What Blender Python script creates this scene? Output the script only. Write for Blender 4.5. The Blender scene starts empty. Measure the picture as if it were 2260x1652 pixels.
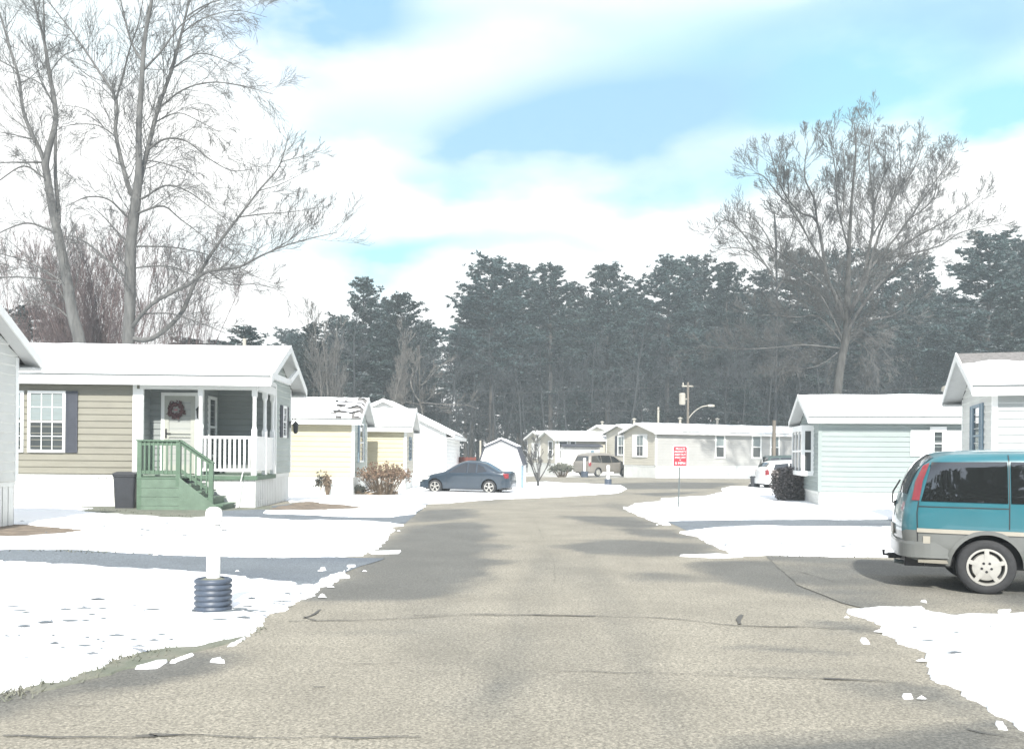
import bpy, bmesh, math, random
from mathutils import Vector, Matrix, noise
from mathutils.geometry import delaunay_2d_cdt
R = random.Random(7)
C = bpy.context.scene.collection
S = bpy.context.scene
# ---------------------------------------------------------------- camera
CAM_H = 1.65; F = 2000.0; PX0, PY0 = 1130.0, 1003.0      # measures of the photograph at 2260 x 1652
ROLL = math.radians(0.5)
RX = Vector((math.cos(ROLL), 0, math.sin(ROLL))); UP = Vector((-math.sin(ROLL), 0, math.cos(ROLL)))
cd = bpy.data.cameras.new("camera"); cam = bpy.data.objects.new("camera", cd); C.objects.link(cam)
cd.sensor_width = 36; cd.lens = F/2260*36; cd.shift_y = (PY0-826)/2260; cd.clip_end = 3000; cd.clip_start = 0.1
M4 = Matrix((RX, UP, Vector((0, -1, 0)))).transposed().to_4x4(); M4.translation = Vector((0, 0, CAM_H))
cam.matrix_world = M4; S.camera = cam
# ---------------------------------------------------------------- light
S.view_settings.view_transform = 'Standard'; S.view_settings.look = 'None'
S.view_settings.exposure = 1.6; S.view_settings.gamma = 1
AZ = math.radians(178); EL = math.radians(40)
sd = bpy.data.lights.new("sun", 'SUN'); sd.energy = 2.9; sd.angle = math.radians(1.5); sd.color = (1.0, 0.965, 0.90)
so = bpy.data.objects.new("sun", sd); C.objects.link(so)
sv = Vector((math.sin(AZ)*math.cos(EL), math.cos(AZ)*math.cos(EL), math.sin(EL)))
so.rotation_euler = (-sv).to_track_quat('-Z', 'Y').to_euler(); so.location = (0, 0, 60)
W = bpy.data.worlds.new("World"); S.world = W; W.use_nodes = True
nt = W.node_tree; nt.nodes.clear()
def N(t, ty, **k):
    n = t.nodes.new(ty)
    for a, b in k.items(): setattr(n, a, b)
    return n
def math_(t, op, a, b=None, c=None, clamp=False):
    n = N(t, 'ShaderNodeMath', operation=op); n.use_clamp = clamp
    for i, v in enumerate((a, b, c)):
        if v is None: continue
        if isinstance(v, (int, float)): n.inputs[i].default_value = v
        else: t.links.new(v, n.inputs[i])
    return n.outputs[0]
def mixc(t, f, a, b, bt='MIX'):
    n = N(t, 'ShaderNodeMix', data_type='RGBA', blend_type=bt)
    for i, v in ((0, f), (6, a), (7, b)):
        if isinstance(v, (int, float)): n.inputs[i].default_value = v
        elif isinstance(v, tuple): n.inputs[i].default_value = (*v[:3], 1)
        else: t.links.new(v, n.inputs[i])
    return n.outputs[2]
sky = N(nt, 'ShaderNodeTexSky', sky_type='NISHITA'); sky.sun_disc = False
sky.sun_elevation = EL; sky.sun_rotation = AZ; sky.air_density = 1.0; sky.dust_density = 0.6; sky.ozone_density = 1.2
tc = N(nt, 'ShaderNodeTexCoord'); sep = N(nt, 'ShaderNodeSeparateXYZ'); nt.links.new(tc.outputs['Generated'], sep.inputs[0])
ax = math_(nt, 'ARCTAN2', sep.outputs[0], sep.outputs[1]); az_ = sep.outputs[2]
no = N(nt, 'ShaderNodeTexNoise'); no.inputs['Scale'].default_value = 5.5; no.inputs['Detail'].default_value = 5; no.inputs['Roughness'].default_value = .52
mp = N(nt, 'ShaderNodeMapping'); mp.inputs['Scale'].default_value = (1, 1, 2.4); nt.links.new(tc.outputs['Generated'], mp.inputs[0]); nt.links.new(mp.outputs[0], no.inputs[0])
nz = no.outputs[0]
axd = math_(nt, 'ADD', ax, math_(nt, 'MULTIPLY', math_(nt, 'SUBTRACT', nz, .5), .16))
azd = math_(nt, 'ADD', az_, math_(nt, 'MULTIPLY', math_(nt, 'SUBTRACT', nz, .5), .10))
def blob(px, py, rx, ry):
    u = (px-PX0)/F; v = (PY0-py)/F
    d = Vector((u, 1, v)).normalized(); a0 = math.atan2(d.x, d.y)
    dx = math_(nt, 'DIVIDE', math_(nt, 'SUBTRACT', axd, a0), rx/F/1.1); dz = math_(nt, 'DIVIDE', math_(nt, 'SUBTRACT', azd, d.z), ry/F/1.1)
    r2 = math_(nt, 'ADD', math_(nt, 'MULTIPLY', dx, dx), math_(nt, 'MULTIPLY', dz, dz))
    return math_(nt, 'POWER', 2.718, math_(nt, 'MULTIPLY', r2, -1.0))
def total(bl):
    s = None
    for b, k in bl:
        v = math_(nt, 'MULTIPLY', blob(*b), k); s = v if s is None else math_(nt, 'ADD', s, v)
    return s
BLUE = [((1330, 270, 360, 112), 1.1), ((740, 0, 230, 110), 1.1), ((1050, 340, 170, 75), .55), ((1750, 30, 300, 60), .3), ((2150, 20, 380, 80), .65), ((1550, 190, 250, 70), .3)]
CYAN = [((1900, 110, 520, 130), .85), ((1150, 50, 420, 80), .42), ((2230, 240, 150, 60), .9), ((1050, 545, 450, 38), .6), ((950, 410, 220, 38), .5),
        ((800, 270, 200, 70), .45), ((1700, 280, 300, 110), .5), ((1480, 400, 500, 40), .35), ((870, 560, 120, 90), .3), ((250, 60, 300, 90), .22)]
fb = math_(nt, 'MULTIPLY', total(BLUE), math_(nt, 'ADD', .3, math_(nt, 'MULTIPLY', nz, 1.8)), clamp=True)
fc = math_(nt, 'MULTIPLY', total(CYAN), math_(nt, 'ADD', .15, math_(nt, 'MULTIPLY', nz, 2.0)), clamp=True)
cloud = (0.47, 0.465, 0.455)
skyc = mixc(nt, 1.0, sky.outputs[0], (0.098, 0.098, 0.098), 'MULTIPLY')
skyb = mixc(nt, .9, skyc, (0.125, 0.235, 0.345)); skyy = mixc(nt, .88, skyc, (0.13, 0.30, 0.35))
c1 = mixc(nt, fc, cloud, skyy); c2 = mixc(nt, fb, c1, skyb)
front = math_(nt, 'MULTIPLY', math_(nt, 'ADD', sep.outputs[1], .0), 4.0, clamp=True)     # clouds thin out behind the viewer
col = mixc(nt, math_(nt, 'ADD', math_(nt, 'MULTIPLY', front, .55), .45), skyc, c2)
bg = N(nt, 'ShaderNodeBackground'); wo = N(nt, 'ShaderNodeOutputWorld'); nt.links.new(col, bg.inputs[0]); bg.inputs[1].default_value = 1.0
nt.links.new(bg.outputs[0], wo.inputs[0])
# ---------------------------------------------------------------- mapping helpers
def sm(a, b, x):
    t = min(1, max(0, (x-a)/(b-a))); return t*t*(3-2*t)
def zt(x, y):
    a = 0.20*sm(-4.2, -7.2, x)*sm(9, 14, y)*(1-sm(27, 32, y)) if x < -4.2 else 0
    return a
def ray(px, py): return Vector((0, 1, 0)) + RX*((px-PX0)/F) + UP*((PY0-py)/F)
def at(px, py, Y):
    return Vector((0, 0, CAM_H)) + ray(px, py)*Y
def G(px, py):
    d = ray(px, py); h = 0.0
    for _ in range(12):
        t = (h-CAM_H)/min(d.z, -1e-3); p = d*t; h = zt(p.x, p.y)
    return Vector((p.x, p.y, h))
def nzv(x, y, z=0.0): return noise.noise(Vector((x, y, z)))
# ---------------------------------------------------------------- mesh helpers
class MB:
    def __init__(s): s.v = []; s.f = []; s.m = []
    def quad(s, a, b, c, d, m=0):
        n = len(s.v); s.v += [tuple(a), tuple(b), tuple(c), tuple(d)]; s.f.append((n, n+1, n+2, n+3)); s.m.append(m)
    def poly(s, pts, m=0):
        n = len(s.v); s.v += [tuple(p) for p in pts]; s.f.append(tuple(range(n, n+len(pts)))); s.m.append(m)
    def box(s, x0, x1, y0, y1, z0, z1, m=0):
        s.hexa([(x0, y0, z0), (x1, y0, z0), (x1, y1, z0), (x0, y1, z0), (x0, y0, z1), (x1, y0, z1), (x1, y1, z1), (x0, y1, z1)], m)
    def hexa(s, p, m=0):
        n = len(s.v); s.v += [tuple(q) for q in p]
        for f in ((3, 2, 1, 0), (4, 5, 6, 7), (0, 1, 5, 4), (1, 2, 6, 5), (2, 3, 7, 6), (3, 0, 4, 7)):
            s.f.append(tuple(n+i for i in f)); s.m.append(m)
    def bar(s, a, b, w, h, m=0, up=Vector((0, 0, 1))):
        a = Vector(a); b = Vector(b); d = (b-a).normalized(); sd_ = d.cross(up)
        if sd_.length < 1e-4: sd_ = d.cross(Vector((0, 1, 0)))
        sd_.normalize(); u = sd_.cross(d).normalized(); X = sd_*w/2; U = u*h/2
        s.hexa([a-X-U, a+X-U, b+X-U, b-X-U, a-X+U, a+X+U, b+X+U, b-X+U], m)
    def tube(s, pts, rad, n=6, m=0, cap=True):
        pts = [Vector(p) for p in pts]; b0 = len(s.v); k = len(pts); nn = None
        for i, p in enumerate(pts):
            d = (pts[min(i+1, k-1)]-pts[max(i-1, 0)])
            if d.length < 1e-7: d = Vector((0, 0, 1))
            d.normalize()
            if nn is None:
                nn = d.cross(Vector((0.3, 1, 0.2))); nn = nn.normalized() if nn.length > 1e-3 else Vector((1, 0, 0))
            else:
                nn = nn - d*nn.dot(d); nn = nn.normalized() if nn.length > 1e-4 else d.orthogonal().normalized()
            bb = d.cross(nn); r = rad[i] if isinstance(rad, (list, tuple)) else rad
            for j in range(n):
                a = 2*math.pi*j/n; q = p + nn*(math.cos(a)*r) + bb*(math.sin(a)*r); s.v.append((q.x, q.y, q.z))
        for i in range(k-1):
            for j in range(n):
                j2 = (j+1) % n; s.f.append((b0+i*n+j, b0+i*n+j2, b0+(i+1)*n+j2, b0+(i+1)*n+j)); s.m.append(m)
        if cap:
            s.f.append(tuple(b0+j for j in range(n))[::-1]); s.m.append(m)
            s.f.append(tuple(b0+(k-1)*n+j for j in range(n))); s.m.append(m)
    def lathe(s, prof, n=24, c=(0, 0, 0), axis='z', m=0, mfun=None):
        b0 = len(s.v); k = len(prof)
        for (r, z) in prof:
            for j in range(n):
                a = 2*math.pi*j/n; x, y = math.cos(a)*r, math.sin(a)*r
                q = (x, y, z) if axis == 'z' else (x, z, y)
                s.v.append((q[0]+c[0], q[1]+c[1], q[2]+c[2]))
        for i in range(k-1):
            for j in range(n):
                j2 = (j+1) % n; s.f.append((b0+i*n+j, b0+i*n+j2, b0+(i+1)*n+j2, b0+(i+1)*n+j)); s.m.append(m if mfun is None else mfun(i))
    def build(s, name, mats, parent=None, smooth=False, loc=None):
        me = bpy.data.meshes.new(name); me.from_pydata(s.v, [], s.f)
        if not isinstance(mats, (list, tuple)): mats = [mats]
        for q in mats: me.materials.append(q)
        if len(mats) > 1: me.polygons.foreach_set('material_index', s.m)
        if smooth: me.polygons.foreach_set('use_smooth', [True]*len(me.polygons))
        me.update(); o = bpy.data.objects.new(name, me); C.objects.link(o)
        if parent: o.parent = parent
        if loc is not None: o.location = loc
        return o
def tag(o, label=None, cat=None, group=None, kind=None):
    if label: o['label'] = label
    if cat: o['category'] = cat
    if group: o['group'] = group
    if kind: o['kind'] = kind
    return o
def empty(name, loc, rz=0, **k):
    o = bpy.data.objects.new(name, None); C.objects.link(o); o.location = loc; o.rotation_euler = (0, 0, rz); o.empty_display_size = .2
    return tag(o, **k)
def copy_tree(o, parent=None):
    c = o.copy(); C.objects.link(c); c.parent = parent
    for ch in [q for q in bpy.data.objects if q.parent == o]: copy_tree(ch, c)
    return c
def smoothline(pts, per=4):
    P = [tuple(p) for p in pts]; k = len(P[0]); out = []
    for i in range(len(P)-1):
        p0 = P[max(i-1, 0)]; p1 = P[i]; p2 = P[i+1]; p3 = P[min(i+2, len(P)-1)]
        for j in range(per):
            t = j/per
            out.append(tuple(.5*((2*p1[a])+(-p0[a]+p2[a])*t+(2*p0[a]-5*p1[a]+4*p2[a]-p3[a])*t*t+(-p0[a]+3*p1[a]-3*p2[a]+p3[a])*t**3) for a in range(k)))
    out.append(P[-1]); return out
# ---------------------------------------------------------------- materials
def mat(name, col, rough=.7, var=.0, scale=6., bump=0., bscale=40., metal=0., coat=0., spec=.5, col2=None, dirt=None, stretch=None):
    m = bpy.data.materials.new(name); m.use_nodes = True; t = m.node_tree; b = t.nodes['Principled BSDF']
    b.inputs['Roughness'].default_value = rough; b.inputs['Metallic'].default_value = metal
    b.inputs['Coat Weight'].default_value = coat; b.inputs['Specular IOR Level'].default_value = spec
    b.inputs['Base Color'].default_value = (*col, 1)
    tc = N(t, 'ShaderNodeTexCoord'); src = tc.outputs['Object']
    if stretch:
        mp = N(t, 'ShaderNodeMapping'); mp.inputs['Scale'].default_value = stretch; t.links.new(src, mp.inputs[0]); src = mp.outputs[0]
    if var or col2:
        n = N(t, 'ShaderNodeTexNoise'); n.inputs['Scale'].default_value = scale; n.inputs['Detail'].default_value = 5; n.inputs['Roughness'].default_value = .6
        t.links.new(src, n.inputs[0])
        c2 = col2 or tuple(max(0, c*(1-var)) for c in col)
        c1 = col if col2 else tuple(min(1, c*(1+var)) for c in col)
        cr = N(t, 'ShaderNodeMapRange'); cr.inputs[1].default_value = .35; cr.inputs[2].default_value = .65; t.links.new(n.outputs[0], cr.inputs[0])
        t.links.new(mixc(t, cr.outputs[0], c1, c2), b.inputs['Base Color'])
    if bump:
        n = N(t, 'ShaderNodeTexNoise'); n.inputs['Scale'].default_value = bscale; n.inputs['Detail'].default_value = 4; t.links.new(src, n.inputs[0])
        bp = N(t, 'ShaderNodeBump'); bp.inputs['Strength'].default_value = bump; bp.inputs['Distance'].default_value = .02
        t.links.new(n.outputs[0], bp.inputs['Height']); t.links.new(bp.outputs[0], b.inputs['Normal'])
    return m
M = {}
M['white'] = mat('white_trim', (.78, .79, .77), .5, .03, 3)
M['skirt'] = mat('white_skirting', (.70, .71, .68), .55, .05, 2, .15, 8)
M['tan'] = mat('tan_siding', (.20, .193, .155), .6, .07, 1.2, .2, 60, stretch=(1, 1, 4))
M['shadedend'] = mat('shaded_end_siding', (.36, .40, .375), .6, .06, 1.2, .2, 60, stretch=(1, 1, 4))  # grey-green shade tone of the end walls, put into the siding colour
M['shadedporch'] = mat('shaded_porch_siding', (.22, .24, .235), .6, .06, 1.2, .2, 60, stretch=(1, 1, 4))  # darker copy of the end siding; the porch shade is in its colour
M['yellow'] = mat('pale_yellow_siding', (.43, .395, .275), .6, .05, 1.2, .2, 60, stretch=(1, 1, 4))
M['whitesiding'] = mat('white_siding', (.72, .72, .70), .6, .05, 1.2, .2, 60)
M['greysiding'] = mat('light_grey_siding', (.56, .57, .54), .6, .05, 1.2, .2, 60)
M['mint'] = mat('mint_siding', (.245, .285, .275), .6, .05, 1.2, .2, 60, stretch=(1, 1, 4))
M['palewhite'] = mat('off_white_siding', (.34, .365, .36), .6, .05, 1.2, .2, 60)
M['taupe'] = mat('taupe_siding', (.36, .36, .345), .6, .05, 1.0, .2, 60)
M['cream'] = mat('cream_siding', (.50, .475, .40), .6, .05, 1.0, .2, 60)
M['shingle'] = mat('grey_shingle', (.16, .155, .15), .9, .25, 14, .5, 60)
M['soffit'] = mat('soffit', (.55, .56, .55), .6, .03)
M['shutter'] = mat('dark_shutter', (.05, .055, .07), .5, .1, 5)
M['bluetrim'] = mat('blue_grey_shutter', (.16, .23, .28), .5, .1, 5)
M['blind'] = mat('window_blind', (.20, .235, .235), .8, .06, 2, stretch=(1, 1, 12))
def glassmat(name, col, rough=.06):
    m = mat(name, col, rough, .15, 1.5, 0, 1, 0, 0, .8); return m
M['glass'] = glassmat('window_glass', (.05, .058, .06))
M['carglass'] = mat('tinted_car_glass', (.010, .011, .011), .015, bump=.10, bscale=1.6, spec=1.0, coat=1.0)
M['green'] = mat('green_painted_wood', (.085, .14, .095), .6, .12, 4, .3, 30)
M['greend'] = mat('green_painted_riser', (.115, .17, .125), .6, .12, 4, .3, 30)
M['bin'] = mat('dark_plastic', (.035, .038, .045), .45, .1, 6, .1, 20)
M['pipe'] = mat('black_corrugated_plastic', (.055, .072, .10), .45, .15, 8, .1, 30)
M['pvc'] = mat('white_plastic', (.8, .8, .78), .35, .02)
M['rubber'] = mat('tyre_rubber', (.03, .031, .033), .85, .15, 20, .2, 60)
M['alloy'] = mat('alloy_wheel', (.55, .54, .5), .35, .05, 10, metal=.7)
M['chrome'] = mat('bright_metal', (.6, .6, .58), .25, metal=.9)
M['teal'] = mat('teal_car_paint', (.022, .125, .155), .3, .05, 2, coat=.6)
M['vclad'] = mat('taupe_lower_paint', (.135, .142, .135), .4, .06, 3, coat=.3)
M['stripe'] = mat('light_moulding', (.34, .32, .27), .4, .04)
M['redlens'] = mat('red_lens', (.20, .022, .028), .2, .1, 20, coat=.5)
M['clearlens'] = mat('clear_lens', (.55, .57, .57), .15, .05, 20, coat=.6)
M['bluecar'] = mat('slate_blue_paint', (.022, .036, .052), .3, .05, 2, coat=.7)
M['beigecar'] = mat('champagne_paint', (.19, .175, .155), .35, .05, 2, coat=.5)
M['whitecar'] = mat('white_car_paint', (.70, .71, .70), .3, .04, 2, coat=.5)
M['black'] = mat('black_trim', (.02, .02, .022), .5)
M['bark'] = mat('grey_bark', (.098, .098, .094), .9, .3, 5, .8, 14, stretch=(1, 1, .25))
M['barkred'] = mat('reddish_twig_bark', (.15, .112, .108), .9, .3, 4)
M['barkpale'] = mat('pale_bark', (.13, .125, .115), .9, .3, 4)
M['bark2'] = mat('dark_grey_bark', (.062, .062, .058), .9, .3, 5, .8, 14, stretch=(1, 1, .25))
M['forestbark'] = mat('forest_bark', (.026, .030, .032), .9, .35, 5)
M['speck'] = mat('leaf_litter_and_post_shadow', (.11, .13, .145), .9, .3, 9)
M['drip'] = mat('dark_drip_edge', (.10, .115, .115), .6)
M['pinebark'] = mat('pine_bark', (.05, .045, .04), .95, .35, 4, .6, 10, stretch=(1, 1, .25))
M['needle'] = mat('pine_needles', (.016, .036, .036), .8, .35, .5, col2=(.036, .060, .056))
_t = M['needle'].node_tree; _b = _t.nodes['Principled BSDF']; _l = _b.inputs['Base Color'].links[0].from_socket
_o = N(_t, 'ShaderNodeObjectInfo'); _h = N(_t, 'ShaderNodeHueSaturation'); _t.links.new(_l, _h.inputs['Color'])
_t.links.new(math_(_t, 'ADD', .62, math_(_t, 'MULTIPLY', _o.outputs['Random'], .8)), _h.inputs['Value']); _t.links.new(math_(_t, 'ADD', .47, math_(_t, 'MULTIPLY', _o.outputs['Random'], .05)), _h.inputs['Hue'])
_t.links.new(_h.outputs[0], _b.inputs['Base Color'])
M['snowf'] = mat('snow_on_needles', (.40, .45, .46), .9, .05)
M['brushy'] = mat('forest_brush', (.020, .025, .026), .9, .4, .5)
M['dryflower'] = mat('dried_flower_heads', (.22, .15, .10), .9, .35, 9, col2=(.13, .09, .065))
M['drystem'] = mat('dry_stems', (.17, .13, .09), .9, .3, 6)
M['drygrass'] = mat('dry_grass', (.16, .16, .13), .95, .45, 3, .6, 25, col2=(.11, .125, .095))
M['mulch'] = mat('brown_earth', (.16, .13, .10), .95, .35, 4, .8, 30)
M['darkleaf'] = mat('dark_evergreen_leaf', (.045, .05, .04), .7, .35, 4)
M['wood'] = mat('weathered_wood', (.15, .13, .105), .85, .2, 3, .4, 20, stretch=(1, 1, .2))
M['redwood'] = mat('red_stained_wood', (.19, .06, .045), .85, .2, 3)
M['signred'] = mat('sign_red', (.42, .03, .045), .4, .03)
M['steel'] = mat('galvanised_steel', (.10, .12, .12), .5, .1, 12, metal=.3)
M['wire'] = mat('cable', (.03, .03, .03), .7)
M['wreath'] = mat('wreath_twigs', (.10, .05, .05), .9, .4, 30)
M['pink'] = mat('pink_bow', (.50, .22, .24), .7)
M['log'] = mat('cut_log', (.22, .17, .12), .9, .3, 6, .4, 20)
M['rust'] = mat('rusty_wire', (.35, .22, .12), .8)
M['door'] = mat('storm_door', (.36, .37, .33), .5, .04)
def snowmat():
    m = mat('snow', (.83, .85, .87), .75, .015, 2, .35, 9); return m
M['snow'] = snowmat()
def asphalt(name, c1, c2, darkening):
    m = bpy.data.materials.new(name); m.use_nodes = True; t = m.node_tree; b = t.nodes['Principled BSDF']
    tc = N(t, 'ShaderNodeTexCoord'); o = tc.outputs['Object']
    n1 = N(t, 'ShaderNodeTexNoise'); n1.inputs['Scale'].default_value = 38; n1.inputs['Detail'].default_value = 6; n1.inputs['Roughness'].default_value = .75; t.links.new(o, n1.inputs[0])
    n2 = N(t, 'ShaderNodeTexNoise'); n2.inputs['Scale'].default_value = .9; n2.inputs['Detail'].default_value = 6; t.links.new(o, n2.inputs[0])
    vo = N(t, 'ShaderNodeTexVoronoi'); vo.inputs['Scale'].default_value = 75; t.links.new(o, vo.inputs[0])
    r1 = N(t, 'ShaderNodeMapRange'); r1.inputs[1].default_value = .40; r1.inputs[2].default_value = .60; t.links.new(n1.outputs[0], r1.inputs[0])
    c = mixc(t, r1.outputs[0], c1, c2)
    g = math_(t, 'ADD', .5, math_(t, 'MULTIPLY', vo.outputs['Color'], 1.0))
    c = mixc(t, .8, c, g, 'MULTIPLY')
    c = mixc(t, math_(t, 'MULTIPLY', math_(t, 'SUBTRACT', n2.outputs[0], .35, clamp=True), 1.1), c, tuple(x*.72 for x in c1))
    at_ = N(t, 'ShaderNodeAttribute'); at_.attribute_name = 'darkening'
    w = at_.outputs['Fac']
    c = mixc(t, w, c, mixc(t, 1.0, c, darkening, 'MULTIPLY'))
    t.links.new(c, b.inputs['Base Color'])
    t.links.new(math_(t, 'SUBTRACT', .92, math_(t, 'MULTIPLY', w, .25)), b.inputs['Roughness'])
    b.inputs['Specular IOR Level'].default_value = .3
    bp = N(t, 'ShaderNodeBump'); bp.inputs['Strength'].default_value = .35; bp.inputs['Distance'].default_value = .008
    t.links.new(n1.outputs[0], bp.inputs['Height']); t.links.new(bp.outputs[0], b.inputs['Normal'])
    return m
M['road'] = asphalt('worn_asphalt', (.165, .157, .132), (.315, .296, .243), (.50, .53, .58))
M['drive'] = asphalt('driveway_asphalt', (.115, .133, .15), (.165, .19, .21), (.6, .63, .7))
M['ground'] = mat('patchy_snow_ground', (.62, .64, .64), .9, 0, .35, .4, 2, col2=(.16, .14, .10))
M['crack'] = mat('crack', (.075, .075, .07), .9)
# ---------------------------------------------------------------- ground
g = MB(); g.quad((-900, -300, -.06), (900, -300, -.06), (900, 1500, -.06), (-900, 1500, -.06))
tag(g.build('ground', M['ground']), kind='structure')
def inpoly(x, y, P):
    c = False; j = len(P)-1
    for i in range(len(P)):
        if (P[i][1] > y) != (P[j][1] > y) and x < (P[j][0]-P[i][0])*(y-P[i][1])/(P[j][1]-P[i][1]+1e-12)+P[i][0]: c = not c
        j = i
    return c
def gp(pts): return [(G(*p).x, G(*p).y) for p in pts]
DARK_AREAS = [gp(p) for p in [  # outlines of darker, slightly less rough areas of asphalt
    [(905, 1160), (1030, 1150), (1075, 1162), (1050, 1175), (1100, 1180), (1060, 1196), (1150, 1205), (1090, 1213), (1060, 1228), (1140, 1240), (1075, 1252), (1050, 1280), (1010, 1305), (960, 1316), (890, 1325), (700, 1330), (650, 1325), (720, 1290), (830, 1220)],
    [(930, 1125), (1040, 1122), (1055, 1140), (960, 1150), (900, 1152)],
    [(1240, 1137), (1400, 1140), (1460, 1160), (1400, 1166), (1280, 1150)],
    [(1230, 1205), (1310, 1190), (1430, 1192), (1560, 1200), (1590, 1222), (1450, 1229), (1330, 1222)],
    [(1360, 1165), (1480, 1168), (1530, 1186), (1420, 1185)],
    [(1530, 1240), (1700, 1235), (1960, 1260), (2260, 1300), (2260, 1345), (2000, 1340), (1870, 1330), (1700, 1300), (1560, 1275)],
    [(1400, 1262), (1470, 1262), (1520, 1280), (1430, 1284)],
    [(-60, 1530), (130, 1500), (290, 1460), (420, 1440), (520, 1450), (500, 1470), (420, 1490), (300, 1510), (180, 1530), (100, 1570), (-60, 1610)],
    [(1620, 1640), (1700, 1620), (1900, 1612), (2260, 1600), (2260, 1700), (1600, 1700)],
    [(1590, 1425), (1700, 1430), (1850, 1434), (1820, 1440), (1620, 1432)],
    [(1780, 1370), (1900, 1375), (1960, 1400), (1900, 1402), (1790, 1380)],
    [(1900, 1500), (2050, 1515), (2150, 1560), (2260, 1620), (2180, 1600), (1960, 1540)],
    [(1290, 1068), (1480, 1063), (1640, 1066), (1560, 1078), (1330, 1079)], [(1400, 1088), (1560, 1084), (1450, 1096)],
]]
BB = [(min(p[0] for p in P)-.6, max(p[0] for p in P)+.6, min(p[1] for p in P)-.8, max(p[1] for p in P)+.8) for P in DARK_AREAS]
TRK = [gp(p) for p in ([(1040, 1700), (1110, 1700), (1150, 1480), (1190, 1300), (1205, 1200), (1190, 1200), (1150, 1300), (1085, 1480)], [(1500, 1700), (1590, 1700), (1440, 1440), (1330, 1260), (1285, 1190), (1270, 1190), (1300, 1260), (1385, 1440)],
    [(700, 1400), (830, 1390), (960, 1394), (900, 1402), (760, 1404)], [(980, 1560), (1100, 1500), (1180, 1470), (1150, 1520), (1060, 1600)], [(1560, 1480), (1760, 1470), (1900, 1484), (1700, 1492)])]
def darkening(x, y):
    a = 0; hit = False
    for P in TRK:
        for k in range(5):
            if inpoly(x+nzv(x*2+5*k, y*.5, k)*.25+.09*math.cos(k*2.4), y+nzv(x*.8, y*.9+9, k)*.3, P): a += .07
    a += max(0, nzv(x*.7, y*.22, 44)-.12)*.8
    for P, b in zip(DARK_AREAS, BB):
        if b[0] < x < b[1] and b[2] < y < b[3]:
            hit = True
            for k in range(5):
                s = .02+.006*y
                qx = x+nzv(x*1.1+5*k, y*.7, k)*.5+s*.6*math.cos(k*2.4); qy = y+nzv(x*.8, y*.9+9, k)*.35+s*math.sin(k*2.4)
                if inpoly(qx, qy, P): a += .2
    return min(1, a)
rows = [2.6]
while rows[-1] < 68: rows.append(rows[-1]*1.0105)
xs = [-19+i*.155 for i in range(int(42/.155))]
v = []; f = []; wa = []
for y in rows:
    for x in xs:
        v.append((x, y, zt(x, y)+nzv(x*.4, y*.4)*.008)); wa.append(darkening(x, y) if abs(x) < 10 + y*.15 else 0)
nx = len(xs)
for i in range(len(rows)-1):
    for j in range(nx-1):
        a = i*nx+j; f.append((a, a+1, a+nx+1, a+nx))
me = bpy.data.meshes.new('road'); me.from_pydata(v, [], f); me.materials.append(M['road'])
at_ = me.attributes.new('darkening', 'FLOAT', 'POINT'); at_.data.foreach_set('value', wa)
ro = bpy.data.objects.new('road', me); C.objects.link(ro); tag(ro, kind='structure')
# near part of the road, behind and beside the viewer
g = MB(); g.quad((-19, -25, -.004), (23, -25, -.004), (23, 2.7, -.004), (-19, 2.7, -.004)); tag(g.build('road_near', M['road']), kind='structure')

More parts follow.
